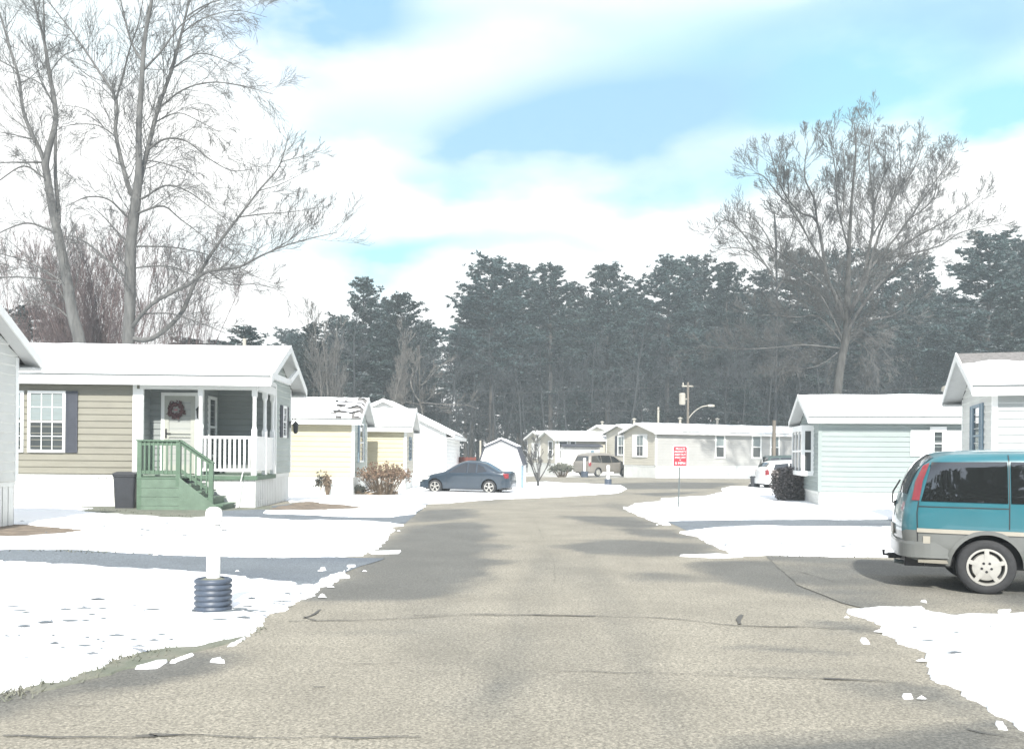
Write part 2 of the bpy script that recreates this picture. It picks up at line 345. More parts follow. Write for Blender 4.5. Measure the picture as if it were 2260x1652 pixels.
def ragged(P, amp, step, seed):
    out = []; n = len(P)
    for i in range(n):
        a = Vector((P[i][0], P[i][1])); b = Vector((P[(i+1) % n][0], P[(i+1) % n][1])); d = b-a; L = d.length
        if L < 1e-5: continue
        st = step*max(1, (a.y+b.y)/2/18); k = max(1, min(400, int(L/st))); nn = Vector((-d.y, d.x))/L
        for j in range(k):
            p = a+d*(j/k); w = nzv(p.x*1.3, p.y*1.3, seed)*1.0+nzv(p.x*5, p.y*5, seed+3)*.55+nzv(p.x*16, p.y*16, seed+6)*.35
            out.append(p+nn*w*amp)
    return out
def sheet(P, off, thick=0., edge=.12, grid=.35, drop=False):
    """triangulated sheet that follows the ground; thick > 0 rounds it up like settled snow"""
    pts = list(P); n0 = len(pts); edges = [(i, (i+1) % n0) for i in range(n0)]
    x0 = min(p[0] for p in P); x1 = max(p[0] for p in P); y0 = min(p[1] for p in P); y1 = max(p[1] for p in P)
    inner = []
    y = y0
    while y < y1:
        gy = grid*max(1, y/14)
        x = x0
        while x < x1:
            q = Vector((x+R.uniform(-.3, .3)*gy, y+R.uniform(-.3, .3)*gy))
            if inpoly(q.x, q.y, P): inner.append(q)
            x += gy
        y += gy
    if thick or drop:
        ar = sum(P[i][0]*P[(i+1) % n0][1]-P[(i+1) % n0][0]*P[i][1] for i in range(n0)); sg = 1 if ar > 0 else -1
        for i in range(n0):
            a = Vector(P[i-1]); b = Vector(P[(i+1) % n0]); d = b-a
            if d.length < 1e-6: continue
            q = Vector(P[i])+Vector((-d.y, d.x)).normalized()*sg*(.012+.0006*P[i][1])
            if inpoly(q.x, q.y, P): inner.append(q)
    vs, es, fs, _, _, _ = delaunay_2d_cdt(pts+inner, edges, [], 1, 1e-5)
    # keep only faces inside
    cells = {}
    for p in P: cells.setdefault((int(p[0]//.5), int(p[1]//.5)), []).append(p)
    def bd(q):
        cx, cy = int(q[0]//.5), int(q[1]//.5); m = 1.
        for i in (-1, 0, 1):
            for j in (-1, 0, 1):
                for p in cells.get((cx+i, cy+j), ()):
                    d = (p[0]-q[0])**2+(p[1]-q[1])**2
                    if d < m*m: m = math.sqrt(d)
        return m
    V = []; rimset = {(round(p[0], 4), round(p[1], 4)) for p in P}
    for q in vs:
        h = 0
        if thick:
            b = bd(q); h = thick*min(1, b/edge)**.45 if b > 1e-4 else 0
            h += (nzv(q[0]*1.5, q[1]*1.5, 4)*.02+nzv(q[0]*5, q[1]*5, 8)*.008)*min(1, b/edge) if b > 1e-4 else 0
        rim = q in rimset if False else (round(q[0], 4), round(q[1], 4)) in rimset
        V.append((q[0], q[1], zt(q[0], q[1])+(-.003 if rim and (thick or drop) else off+max(0, h))))
    m = MB(); m.v = V; m.f = [tuple(f_) for f_ in fs]; m.m = [0]*len(fs); return m
def merge(a, b):
    n = len(a.v); a.v += b.v; a.f += [tuple(i+n for i in f_) for f_ in b.f]; a.m += b.m
# driveways
DR = [[(-500, 1198), (0, 1208), (300, 1215), (640, 1226), (850, 1232), (760, 1262), (690, 1304), (450, 1290), (0, 1252), (-500, 1240)],
      [(200, 1116), (560, 1122), (690, 1107), (950, 1107), (935, 1120), (895, 1155), (700, 1152), (400, 1150), (200, 1142)],
      [(1462, 1147), (1800, 1140), (2300, 1140), (2700, 1142), (2700, 1178), (2000, 1172), (1700, 1172), (1520, 1172)],
      [(1690, 1226), (1990, 1222), (2500, 1210), (3200, 1230), (3300, 1400), (2260, 1366), (2090, 1366), (1960, 1356), (1860, 1330), (1760, 1290)]]
dm = MB()
for i, p in enumerate(DR):
    m_ = sheet([tuple(q) for q in ragged(gp(p), .04, .3, i)], .006+.0)
    d_ = m_.build('driveway', M['road'] if i == 3 else M['drive']); tag(d_, kind='structure')
    a_ = d_.data.attributes.new('darkening', 'FLOAT', 'POINT')
    vals = []
    for q in d_.data.vertices:
        w_ = nzv(q.co.x*.5, q.co.y*1.1, 31)*1.6
        vals.append(min(1, max(0, w_*(1.3 if i == 3 else .6)+(.85 if i == 3 else 0))))
    a_.data.foreach_set('value', vals)
# dead grass and bare earth
for nm, mt, p in [('grass', 'drygrass', [(37, 1108), (300, 1112), (490, 1118), (600, 1116), (600, 1124), (480, 1127), (474, 1150), (330, 1147), (240, 1142), (160, 1134), (37, 1126)]),
                  ('bare_earth', 'mulch', [(-300, 1150), (0, 1152), (60, 1156), (170, 1166), (240, 1176), (140, 1190), (40, 1192), (-300, 1200)]),
                  ('bare_earth', 'mulch', [(596, 1122), (640, 1112), (690, 1106), (760, 1112), (830, 1120), (740, 1126), (690, 1131), (600, 1132)]),
                  ('grass', 'drygrass', [(560, 1385), (500, 1400), (440, 1410), (370, 1425), (290, 1446), (190, 1480), (60, 1510), (70, 1532), (200, 1500), (330, 1466), (450, 1436), (530, 1414)]),
                  ('grass', 'drygrass', [(420, 1356), (470, 1352), (540, 1350), (590, 1344), (600, 1350), (540, 1364), (450, 1366)]),
                  ('grass', 'drygrass', [(1690, 1108), (1710, 1096), (1780, 1096), (1790, 1116), (1730, 1114)])]:
    o = sheet([tuple(q) for q in ragged(gp(p), .10, .08, 3)], .013, drop=True).build(nm, M[mt]); tag(o, kind='stuff', label='patch of dead winter ground cover showing through the snow' if nm == 'grass' else 'bare brown earth bed free of snow', cat='ground cover')
SN = [([(-700, 1225), (0, 1241), (203, 1253), (373, 1260), (454, 1265), (610, 1287), (678, 1296), (712, 1284), (753, 1265), (775, 1250), (762, 1272), (712, 1297), (671, 1320), (627, 1345), (588, 1360), (583, 1384), (508, 1411), (376, 1431), (295, 1452), (190, 1482), (129, 1499), (47, 1521), (-40, 1545), (-700, 1720)], .16),
      ([(-700, 1117), (37, 1118), (100, 1121), (205, 1123), (165, 1129), (240, 1136), (330, 1142), (400, 1146), (488, 1143), (700, 1150), (820, 1151), (895, 1160), (868, 1163), (862, 1180), (835, 1208), (800, 1226), (640, 1230), (460, 1227), (260, 1219), (0, 1213), (-700, 1199), (-700, 1185), (0, 1190), (60, 1187), (140, 1180), (190, 1172), (130, 1165), (40, 1158), (0, 1160), (-700, 1152)], .12),
      ([(690, 1110), (800, 1112), (940, 1116), (915, 1134), (863, 1141), (700, 1137), (585, 1133), (585, 1128), (690, 1128), (815, 1121), (760, 1114)], .08),
      ([(-1500, 1053), (600, 1053), (1150, 1054), (1159, 1066), (1206, 1063), (1251, 1067), (1300, 1068), (1371, 1072), (1383, 1079), (1361, 1088), (1251, 1095), (1167, 1099), (1100, 1101), (1028, 1106), (992, 1110), (685, 1107), (640, 1109), (560, 1098), (-1500, 1090)], .12),
      ([(1379, 1123), (1401, 1112), (1456, 1108), (1463, 1101), (1558, 1095), (1599, 1085), (1591, 1079), (1612, 1074), (1710, 1076), (2000, 1072), (3400, 1075), (3400, 1150), (2300, 1147), (1808, 1146), (1600, 1147), (1466, 1150), (1475, 1160), (1440, 1149)], .12),
      ([(1500, 1176), (1560, 1167), (1695, 1163), (1974, 1165), (2300, 1160), (3400, 1172), (3400, 1225), (2100, 1232), (1966, 1231), (1850, 1229), (1695, 1225), (1620, 1226), (1600, 1215), (1560, 1196), (1545, 1186)], .10),
      ([(1880, 1352), (1960, 1345), (2030, 1343), (2090, 1360), (2260, 1357), (3000, 1370), (3400, 1700), (2600, 1760), (2230, 1606), (2200, 1590), (2150, 1556), (2120, 1527), (2058, 1505), (2035, 1440), (1960, 1392)], .12),
      ([(1500, 1227), (1580, 1224), (1640, 1229), (1580, 1231)], .02),
      ([(300, 1476), (345, 1462), (372, 1460), (345, 1474)], .03), ([(372, 1462), (400, 1452), (437, 1440), (425, 1448), (385, 1463)], .03), ([(464, 1460), (482, 1455), (497, 1462)], .02),
      ([(500, 1427), (530, 1412), (545, 1410), (520, 1424)], .02), ([(812, 1218), (885, 1216), (880, 1221), (820, 1222)], .01), ([(706, 1255), (718, 1254), (721, 1259), (710, 1260)], .01),
      ([(1990, 1536), (2012, 1536), (2016, 1542), (1996, 1543)], .01), ([(2195, 1596), (2215, 1598), (2225, 1612), (2205, 1610)], .02), ([(1898, 1412), (1912, 1412), (1920, 1420), (1906, 1420)], .01),
      ([(2200, 1350), (2232, 1348), (2225, 1356), (2206, 1357)], .01), ([(2030, 1328), (2044, 1327), (2046, 1331)], .005), ([(1655, 1066), (1690, 1064), (1720, 1070), (1660, 1074)], .02)]
k = 0
for p, amp in SN:
    P = [tuple(q) for q in ragged(gp(p), amp, .045, 11+k)]
    big = len(p) > 6
    o = sheet(P, .014, .055 if big else .02, .14 if big else .05, .28).build('snow', M['snow'], smooth=True); k += 1
    tag(o, kind='stuff', label='white snow lying on the lawns and verges', cat='snow')
# broken snow crumbs and leaf specks along edges, painted contact shadow at the post
m = MB(); m2 = MB()
def speck(mb, x, y, r, h, off, asp=.5, seed=0):
    n = 7; b = zt(x, y)+off; ring = [(x+math.cos(6.283*i/n)*r*(.6+.5*R.random()), y+math.sin(6.283*i/n)*r*asp*(.6+.5*R.random()), b) for i in range(n)]
    top = (x, y, b+h)
    for i in range(n): mb.poly([ring[i], ring[(i+1) % n], top])
for p, amp in SN[:7]:
    P = ragged(gp(p), amp, .2, 5)
    for q in P:
        if 5 < q[1] < 34 and R.random() < .22: speck(m, q[0]+R.gauss(0, .16), q[1]+R.gauss(0, .10), R.uniform(.015, .06), .02, .012)
tag(m.build('snow_crumbs', M['snow'], smooth=True), kind='stuff', label='small broken lumps of snow along the lawn edges', cat='snow')
for (px, py, sx, sy, n) in [(170, 1350, 130, 40, 13), (400, 1380, 130, 30, 8), (60, 1400, 80, 50, 12), (230, 1180, 160, 10, 60), (380, 1170, 90, 8, 20), (620, 1200, 160, 12, 14), (1850, 1212, 200, 8, 22), (2150, 1420, 90, 40, 8), (1700, 1112, 200, 5, 10), (640, 1340, 40, 22, 30), (330, 1440, 120, 14, 20)]:
    for _ in range(n):
        q = G(R.gauss(px, sx), max(1100, R.gauss(py, sy))); 
        if q.y > 60: continue
        inside = any(inpoly(q.x, q.y, gp(s_[0])) for s_ in SN[:7])
        if not inside: continue
        speck(m2, q.x, q.y, R.uniform(.02, .12), .012, .072, R.uniform(.2, .5))
        for b in range(0):
            x, y = q.x+R.gauss(0, .05), q.y+R.gauss(0, .03); z = zt(x, y)+.06; a = R.uniform(0, 6.28); w = .006
            m2.poly([(x-w, y, z), (x+w, y, z), (x+math.cos(a)*.04, y+math.sin(a)*.04, z+R.uniform(.02, .06))])
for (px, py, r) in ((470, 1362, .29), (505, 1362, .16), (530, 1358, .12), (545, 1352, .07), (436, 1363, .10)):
    q = G(px, py); speck(m2, q.x, q.y, r, .004, .074, .45)  # dark discs around the white post's foot, painting its contact shadow
gb = MB()
for (pa, pb, n) in [(a_, b_, int(n_*.3)) for a_, b_, n_ in (((-40, 1548), (130, 1499), 620), ((130, 1499), (376, 1431), 460), ((376, 1431), (583, 1384), 300), ((0, 1212), (640, 1229), 420), ((200, 1124), (480, 1146), 260), ((1695, 1225), (1966, 1231), 220))]:
    for _ in range(n):
        t = R.random(); t = (int(t*9)+R.random()**2)/9.; q = G(pa[0]+(pb[0]-pa[0])*t, pa[1]+(pb[1]-pa[1])*t); x, y = q.x+R.gauss(0, .09), q.y+R.gauss(0, .09); a = R.uniform(0, 6.28); l = R.uniform(.02, .07); w = .005+.0004*y; z = zt(x, y)+.004
        gb.poly([(x-w, y, z), (x+w, y, z), (x+math.cos(a)*l, y+math.sin(a)*l, z+R.uniform(.015, .06))])
tag(gb.build('grass_blades', M['drygrass']), kind='stuff', label='dead grass blades poking out along the ragged snow edges', cat='grass')
tag(m2.build('grass_tufts_and_post_shadow', M['speck']), kind='stuff', label='small dark tufts of grass and leaves in the snow, with a painted contact shadow at the white post', cat='grass')
# cracks
cm = MB()
def crack(pts, w):
    w *= .6
    P = [Vector((*p,)) for p in smoothline(gp(pts), 5)]; fine = []
    for i in range(len(P)-1):
        n_ = max(1, int((P[i+1]-P[i]).length/.12))
        for j in range(n_):
            q = P[i].lerp(P[i+1], j/n_); fine.append(Vector((q.x+nzv(q.x*3, q.y*3)*.04, q.y+nzv(q.x*4, q.y*4, 5)*.05)))
    for i in range(len(fine)-1):
        a, b = fine[i], fine[i+1]; d = (b-a)
        if d.length < 1e-5: continue
        d.normalize(); n_ = Vector((-d.y, d.x)); w1 = w*(.35+.9*abs(nzv(a.x*2, a.y*2, 9))*2)/2; w2 = w*(.35+.9*abs(nzv(b.x*2, b.y*2, 9))*2)/2
        cm.quad((a.x+n_.x*w1, a.y+n_.y*w1, zt(a.x, a.y)+.012), (a.x-n_.x*w1, a.y-n_.y*w1, zt(a.x, a.y)+.012), (b.x-n_.x*w2, b.y-n_.y*w2, zt(b.x, b.y)+.012), (b.x+n_.x*w2, b.y+n_.y*w2, zt(b.x, b.y)+.012))
for p, w in [([(640, 1372), (760, 1370), (880, 1366), (1000, 1359), (1120, 1358), (1300, 1360), (1480, 1366), (1620, 1381), (1800, 1385), (1960, 1390), (2040, 1396)], .03), ([(912, 1359), (1050, 1355), (1200, 1358), (1330, 1362)], .025),
             ([(670, 1365), (700, 1352), (715, 1344)], .06), ([(668, 1362), (700, 1372)], .05), ([(1628, 1378), (1642, 1355)], .09), ([(0, 1626), (330, 1629), (345, 1622), (640, 1630), (980, 1627)], .022), ([(300, 1626), (480, 1624)], .03),
             ([(720, 1464), (1000, 1466), (1120, 1466)], .012), ([(1220, 1482), (1480, 1488), (1700, 1496), (1860, 1500), (2040, 1512)], .018), ([(1820, 1500), (1990, 1507)], .03),
             ([(1850, 1288), (1760, 1262), (1690, 1252)], .02), ([(1000, 1220), (1200, 1216), (1330, 1222), (1480, 1230)], .012), ([(1205, 1215), (1222, 1240), (1225, 1290)], .006), ([(960, 1314), (1200, 1313)], .012),
             ([(1165, 1140), (1180, 1150), (1200, 1190)], .008), ([(940, 1218), (1010, 1222)], .012), ([(1385, 1117), (1440, 1118), (1540, 1120), (1700, 1122)], .015), ([(2130, 1610), (2190, 1622), (2260, 1634)], .03), ([(690, 1519), (720, 1518)], .03),
             ([(150, 1560), (330, 1545), (470, 1530)], .010), ([(1640, 1382), (1700, 1384), (1770, 1382)], .02)]:
    crack(p, w)
tag(cm.build('road_cracks', M['crack']), kind='structure')
# ---------------------------------------------------------------- mobile homes
def siding(mb, A, B, z0, z1, n, pitch=.19, clip=None, m=0, lip=.022):
    A = Vector((*A, 0)); B = Vector((*B, 0)); n = Vector((*n, 0)); D = B-A; L = D.length; D /= L
    z = z0
    while z < z1-.005:
        zt_ = min(z+pitch, z1)
        lo = clip(z) if clip else (0, L); hi = clip(zt_) if clip else (0, L)
        if lo[1]-lo[0] < .01: break
        if hi[1] < hi[0]: hi = ((hi[0]+hi[1])/2,)*2
        k = 1
        zq = z+.022 if zt_-z > .03 else z
        p = [A+D*lo[0]+n*lip, A+D*lo[1]+n*lip, A+D*hi[1]+n*.001, A+D*hi[0]+n*.001]
        a, b, c, d = [Vector((q.x, q.y, zz)) for q, zz in zip(p, (zq, zq, zt_, zt_))]
        mb.quad(a, b, c, d, m)
        if zq > z: b0_ = Vector((a.x, a.y, z))-n*lip*.75; b1_ = Vector((b.x, b.y, z))-n*lip*.75; mb.quad(b0_, b1_, b, a, m); a, b = b0_, b1_
        # rounded butt edge
        e = Vector((0, 0, -.006)); a2 = a-n*lip*.2+e; b2 = b-n*lip*.2+e; mb.quad(a2, b2, b, a, m)
        z = zt_
def frm(side, x0, x1, Wd):
    if side == 'front': return lambda u, z, d: (u, -d, z)
    if side == 'back': return lambda u, z, d: (u, Wd+d, z)
    if side == 'right': return lambda u, z, d: (x1+d, u, z)
    return lambda u, z, d: (x0-d, u, z)
def fbox(mb, T, u0, u1, z0, z1, d0, d1, m=0):
    p = [T(u0, z0, d0), T(u1, z0, d0), T(u1, z0, d1), T(u0, z0, d1), T(u0, z1, d0), T(u1, z1, d0), T(u1, z1, d1), T(u0, z1, d1)]
    mb.hexa(p, m)
def window(root, T, u, z, w, h, grid=(3, 2), shutters=None, blind=.0, trim=.07, shw=.3, smat=None, tmat=None, glass=None):
    """u,z = lower corner of the outer frame"""
    f = MB(); t = trim; d0, d1 = .0, .055
    fbox(f, T, u, u+t, z, z+h, d0, d1); fbox(f, T, u+w-t, u+w, z, z+h, d0, d1)
    fbox(f, T, u+t, u+w-t, z+h-t, z+h, d0, d1-.003); fbox(f, T, u+t, u+w-t, z, z+t, d0, d1+.01)
    zm = z+h*.5; fbox(f, T, u+t, u+w-t, zm-t*.35, zm+t*.35, d0, d1-.008)
    if grid:
        gx, gz = grid; s = .009
        for half in (0, 1):
            za = (z+t, zm-t*.35) if half == 0 else (zm+t*.35, z+h-t)
            for i in range(1, gx):
                uu = u+t+(w-2*t)*i/gx; fbox(f, T, uu-s, uu+s, za[0], za[1], .022, .034)
            for i in range(1, gz):
                zz = za[0]+(za[1]-za[0])*i/gz; fbox(f, T, u+t, u+w-t, zz-s, zz+s, .022, .032)
    win = f.build('window', tmat or M['white'], root)
    p = MB(); p.quad(T(u+t*.9, z+t*.9, .020), T(u+w-t*.9, z+t*.9, .020), T(u+w-t*.9, z+h-t*.9, .020), T(u+t*.9, z+h-t*.9, .020))
    p.build('pane', glass or M['glass'], win)
    if blind:
        b = MB(); b.quad(T(u+t, zm+t*.3+(1-blind)*(h/2-t), .0215), T(u+w-t, zm+t*.3+(1-blind)*(h/2-t), .0215), T(u+w-t, z+h-t, .0215), T(u+t, z+h-t, .0215)); b.build('blind', M['blind'], win)
    if shutters:
        for s_ in shutters:
            b = MB(); ua, ub = (u-shw-.01, u-.01) if s_ == 'l' else (u+w+.01, u+w+shw+.01)
            fbox(b, T, ua, ub, z, z+h, .018, .04)
            fr = .035
            for (a_, c_, e_, g_) in ((ua, ua+fr, z, z+h), (ub-fr, ub, z, z+h), (ua+fr, ub-fr, z, z+fr), (ua+fr, ub-fr, z+h-fr, z+h), (ua+fr, ub-fr, z+h/2-fr/2, z+h/2+fr/2)): fbox(b, T, a_, c_, e_, g_, .04, .052)
            zz = z+fr+.03
            while zz < z+h-fr-.03 and h > .6:
                fbox(b, T, ua+fr, ub-fr, zz, zz+.018, .04, .048); zz += .06
            b.build('shutter', smat or M['shutter'], root)
    return win
def home(name, label, cat, loc, rz, x0, x1, Wd, H, sk, rise, wall, ov=.32, wright=None, wleft=None, group=None, front=True, bare=0., snow_t=.09, fascia=.20, pitch=.19, skip_right_to=0, patchy=False, fronts=None, endov=None, rakew=.17, lip=.022):
    root = empty(name, loc, rz, label=label, cat=cat, group=group); eo = endov if endov is not None else ov
    w = MB(); mi = [M[wall], M[wright or wall], M[wleft or wall], M['white']]
    for (a, b) in (fronts if fronts else [(x0, x1)]): siding(w, (a, 0), (b, 0), sk, H, (0, -1), pitch, m=0, lip=lip)
    siding(w, (x1, Wd), (x0, Wd), sk, H, (0, 1), pitch, m=0)
    ridge = H+rise
    def clipg(z): 
        if z <= H: return (0, Wd)
        k = (z-H)/rise*Wd/2; return (k, Wd-k)
    def clipr(z):
        a, b = clipg(z)
        return (max(a, skip_right_to), b) if z < H-.02 else (a, b)
    siding(w, (x1, 0), (x1, Wd), sk, ridge, (1, 0), pitch, clip=clipr, m=1, lip=lip)
    siding(w, (x0, Wd), (x0, 0), sk, ridge, (-1, 0), pitch, clip=clipg, m=2, lip=lip)
    w.build('wall', mi, root)
    t = MB(); q = .09
    corners = [(x0, 0), (x1, 0), (x0, Wd), (x1, Wd)]
    if fronts: corners = [(x0, 0), (x0, Wd), (x1, Wd)]
    q = .09
    for (cx, cy) in corners:
        sx = 1 if cx == x1 else -1; sy = -1 if cy == 0 else 1
        t = MB(); t.box(min(cx-sx*q, cx+sx*.022), max(cx-sx*q, cx+sx*.022), min(cy-sy*q, cy+sy*.022), max(cy-sy*q, cy+sy*.022), sk, H-.004)
        t.build('corner_trim', M['white'] if wall not in ('mint',) else M[wall], root)
    s = MB()      # ribbed skirting
    ins = .03
    def rib(A, B, n):
        A = Vector(A); B = Vector(B); n = Vector(n); L = (B-A).length; D = (B-A)/L; u = 0; k = int(L/.2)
        for i in range(k):
            a = A+D*(L*i/k); b = A+D*(L*(i+.88)/k); c = A+D*(L*(i+1)/k)
            for (p, r, o1, o2) in ((a, b, 0, 0), (b, c, -.008, -.008)):
                s.quad(Vector((*(p+n*o1), -.3)), Vector((*(r+n*o2), -.3)), Vector((*(r+n*o2), sk-.02)), Vector((*(p+n*o1), sk-.02)))
        A2 = A+n*.02; B2 = B+n*.02
        s.quad((*A2, sk-.09), (*B2, sk-.09), (*B2, sk+.0), (*A2, sk+.0)); s.quad((*A, sk-.09), (*B, sk-.09), (*B2, sk-.09), (*A2, sk-.09)); s.quad((*A2, sk), (*B2, sk), (*B, sk), (*A, sk))
    rib((x0+ins, ins), (x1-ins, ins), (0, -1)); rib((x1-ins, ins), (x1-ins, Wd-ins), (1, 0)); rib((x1-ins, Wd-ins), (x0+ins, Wd-ins), (0, 1)); rib((x0+ins, Wd-ins), (x0+ins, ins), (-1, 0))
    s.build('skirting', M['skirt'], root)
    r = MB(); sl = rise/(Wd/2); th = .10; yc = Wd/2; ze = H-sl*ov+.05
    X0, X1 = x0-eo, x1+eo
    def zr(y): return ridge+.05-sl*abs(y-yc)
    for sgn in (-1, 1):
        ye = yc+sgn*(Wd/2+ov)
        r.hexa([(X0, ye, zr(ye)), (X1, ye, zr(ye)), (X1, yc, zr(yc)), (X0, yc, zr(yc)), (X0, ye, zr(ye)+th), (X1, ye, zr(ye)+th), (X1, yc, zr(yc)+th), (X0, yc, zr(yc)+th)], 0)
    ro_ = r.build('roof', M['shingle'], root)
    fb_ = MB()
    for ye, dd in ((-ov, -1), (Wd+ov, 1)):
        fb_.box(X0-.01, X1+.01, min(ye, ye+dd*.03), max(ye, ye+dd*.03), zr(ye)-fascia+.09, zr(ye)+.085)
        fb_.box(X0-.012, X1+.012, min(ye-.012, ye+dd*.045), max(ye+.012, ye+dd*.045), zr(ye)+.087, zr(ye)+.122, 2)
        fb_.box(X0+.02, X1-.02, min(ye, ye-dd*(ov-.02)), max(ye, ye-dd*(ov-.02)), zr(ye)-fascia+.10, zr(ye)-fascia+.13, 1)
    for xe, dd in ((X0, -1), (X1, 1)):
        for sgn in (-1, 1):
            ye = yc+sgn*(Wd/2+ov+.03); a = min(xe, xe+dd*.028); b = max(xe, xe+dd*.028)
            fb_.hexa([(a, ye, zr(ye)-rakew+.11), (b, ye, zr(ye)-rakew+.11), (b, yc, zr(yc)-rakew+.11), (a, yc, zr(yc)-rakew+.11), (a, ye, zr(ye)+.117), (b, ye, zr(ye)+.117), (b, yc, zr(yc)+.117), (a, yc, zr(yc)+.117)])
            ye = yc+sgn*(Wd/2+ov-.02); a = min(xe, xe-dd*(eo-.02)); b = max(xe, xe-dd*(eo-.02))     # sloping soffit under the rake
            fb_.hexa([(a, ye, zr(ye)-.03), (b, ye, zr(ye)-.03), (b, yc, zr(yc)-.03), (a, yc, zr(yc)-.03), (a, ye, zr(ye)-.006), (b, ye, zr(ye)-.006), (b, yc, zr(yc)-.006), (a, yc, zr(yc)-.006)], 1)
    fb_.build('fascia', [M['white'], M['soffit'], M['drip']], ro_)
    for sgn in (-1, 1):
        nseg = int((X1-X0)/(.12 if patchy else .3))+1; rowsn = 20 if patchy else 9; V = []; mb = MB()
        top = .02+bare
        for i in range(nseg+1):
            x = X0+.02+(X1-X0-.04)*i/nseg
            lo = (Wd/2+ov)-.03-abs(nzv(x*1.7, sgn*3, loc[1]))*.10; hi = top+(abs(nzv(x*1.6, 7, loc[0]))*.55+abs(nzv(x*5, 3, 1))*.2)*(1 if bare else .12)
            for j in range(rowsn+1):
                t_ = j/rowsn; d = lo+(hi-lo)*t_; y = yc+sgn*d; edge = min(t_, 1-t_)*9; e2 = min(i, nseg-i)
                h = snow_t*min(1, (edge/1.0)**.5 if edge > 0 else 0)*(1 if e2 > 0 else .0)
                hh = h+nzv(x*.8, y*1.3, 5)*.018*(1 if h else 0)
                V.append((x, y, zr(y)+th+.004+max(0, hh)))
        mb.v = V
        for i in range(nseg):
            for j in range(rowsn):
                if patchy and sgn < 0 and (X0+(X1-X0)*i/nseg) > X1-1.3 and nzv(i*.26, j*.42, 2)+nzv(i*.7, j*.9, 5)*.3 > .02+.35*((X1-(X0+(X1-X0)*i/nseg))-.6): continue
                a = i*(rowsn+1)+j; mb.f.append((a, a+rowsn+1, a+rowsn+2, a+1) if sgn < 0 else (a, a+1, a+rowsn+2, a+rowsn+1)); mb.m.append(0)
        o = mb.build('snow_cover', M['snow'], ro_, smooth=True)
    root['_zr'] = 0
    del root['_zr']
    return root, ro_, zr
def on_ground(px, Y, z=None):
    x = (px-PX0)/F*Y; return Vector((x, Y, zt(x, Y)))
def vent(ro_, x, y, z, r=.06, h=.5, capd=True):
    m = MB(); m.tube([(x, y, z-.1), (x, y, z+h)], r, 10)
    if capd: m.lathe([(r*.5, z+h), (r*1.9, z+h+.02), (r*1.9, z+h+.08), (.01, z+h+.16)], 10, (x, y, 0))
    return m.build('vent_pipe', M['stripe'], ro_)

# ---- tan house with the green steps
h1 = on_ground(566, 23.8); HZ = 3.42; SK = .86
PX_ = 2000/23.8
root, rf, zr = home('mobile_home', 'tan sided mobile home with a recessed front porch behind green wooden steps', 'house', h1, math.radians(2.2), -16, 0, 4.3, HZ, SK, .95, 'tan',
                    wright='shadedend', fronts=[(-16, -3.03)], skip_right_to=2.2, ov=.30, endov=.42, pitch=.172, fascia=.24, rakew=.2)
T = frm('front', -16, 0, 4.3)
def u1(px):
    k = (px-PX0)/F; c_, s_ = math.cos(math.radians(2.2)), math.sin(math.radians(2.2)); return (k*h1.y-h1.x)/(c_-k*s_)
window(root, T, u1(62), 1.42, .965, 1.60, (3, 2), 'r', blind=.97, shw=.30)
window(root, T, u1(53)-.965, 1.42, .965, 1.60, (3, 2), None, blind=.9)
window(root, T, u1(53)-4.4, 1.42, .965, 1.60, (3, 2), 'lr', blind=.9)
# porch: floor, header, inner walls
p = MB(); p.box(-3.03, 0.0, .02, 2.2, SK-.06, SK+.0, 0); p.box(-3.03, .01, -.02, .02, SK-.12, SK-.005, 0); p.box(.0, .03, .0, 2.2, SK-.12, SK-.003, 0)
p.build('porch_floor', M['green'], root)
p = MB(); ht = HZ-.17
p.box(-3.03, .0, -.015, .12, ht-.15, HZ+.03); p.box(-.12, .015, .12, 2.2, ht-.15, HZ+.03)
p.box(-3.10, -2.93, -.03, .05, SK, ht-.15); p.box(-3.20, -3.10, -.03, .02, SK, HZ-.0)
p.box(-.02, .025, 2.15, 2.27, SK, HZ)
p.build('porch_trim', M['white'], root)
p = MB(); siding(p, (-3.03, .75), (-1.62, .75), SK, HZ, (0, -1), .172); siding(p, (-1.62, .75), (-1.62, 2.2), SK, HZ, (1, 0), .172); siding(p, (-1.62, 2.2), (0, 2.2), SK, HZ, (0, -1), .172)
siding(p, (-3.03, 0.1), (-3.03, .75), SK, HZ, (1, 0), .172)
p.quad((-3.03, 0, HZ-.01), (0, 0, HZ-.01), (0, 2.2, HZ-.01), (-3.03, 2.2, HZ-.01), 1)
p.build('porch_wall', [M['shadedporch'], M['soffit']], root)
p = MB(); p.box(-1.70, -1.60, .72, .80, SK, HZ-.05); p.build('porch_corner_trim', M['white'], root)
for (x, y) in ((-1.47, .05), (-.02-.05, .05), (-.05, 1.12), (-.05, 2.06)):
    p = MB(); b = .062
    p.box(x-b, x+b, y-b, y+b, SK, SK+.30 if 0 else SK+1.2); 
    p.lathe([(b*1.2, SK+1.2), (b*.80, SK+1.28), (b*.78, ht-.38), (b*1.2, ht-.30)], 14, (x, y, 0)); p.box(x-b, x+b, y-b, y+b, ht-.30, ht-.15)
    p.build('porch_post', M['white'], root)
p = MB(); zt1, zb1 = SK+1.03, SK+.17
p.box(-1.41, -.13, .02, .09, zt1-.07, zt1); p.box(-1.41, -.13, .02, .09, zb1-.06, zb1)
for i in range(10):
    x = -1.41+1.28*(i+.5)/10; p.box(x-.028, x+.028, .035, .075, zb1, zt1-.07)
p.build('porch_railing', M['white'], root)
p = MB(); p.box(-.075, -.02, .12, 2.0, zb1-.05, zt1-.04); p.box(-.10, .0, .12, 2.0, zt1-.04, zt1)
p.build('railing_panel', M['pvc'], root)
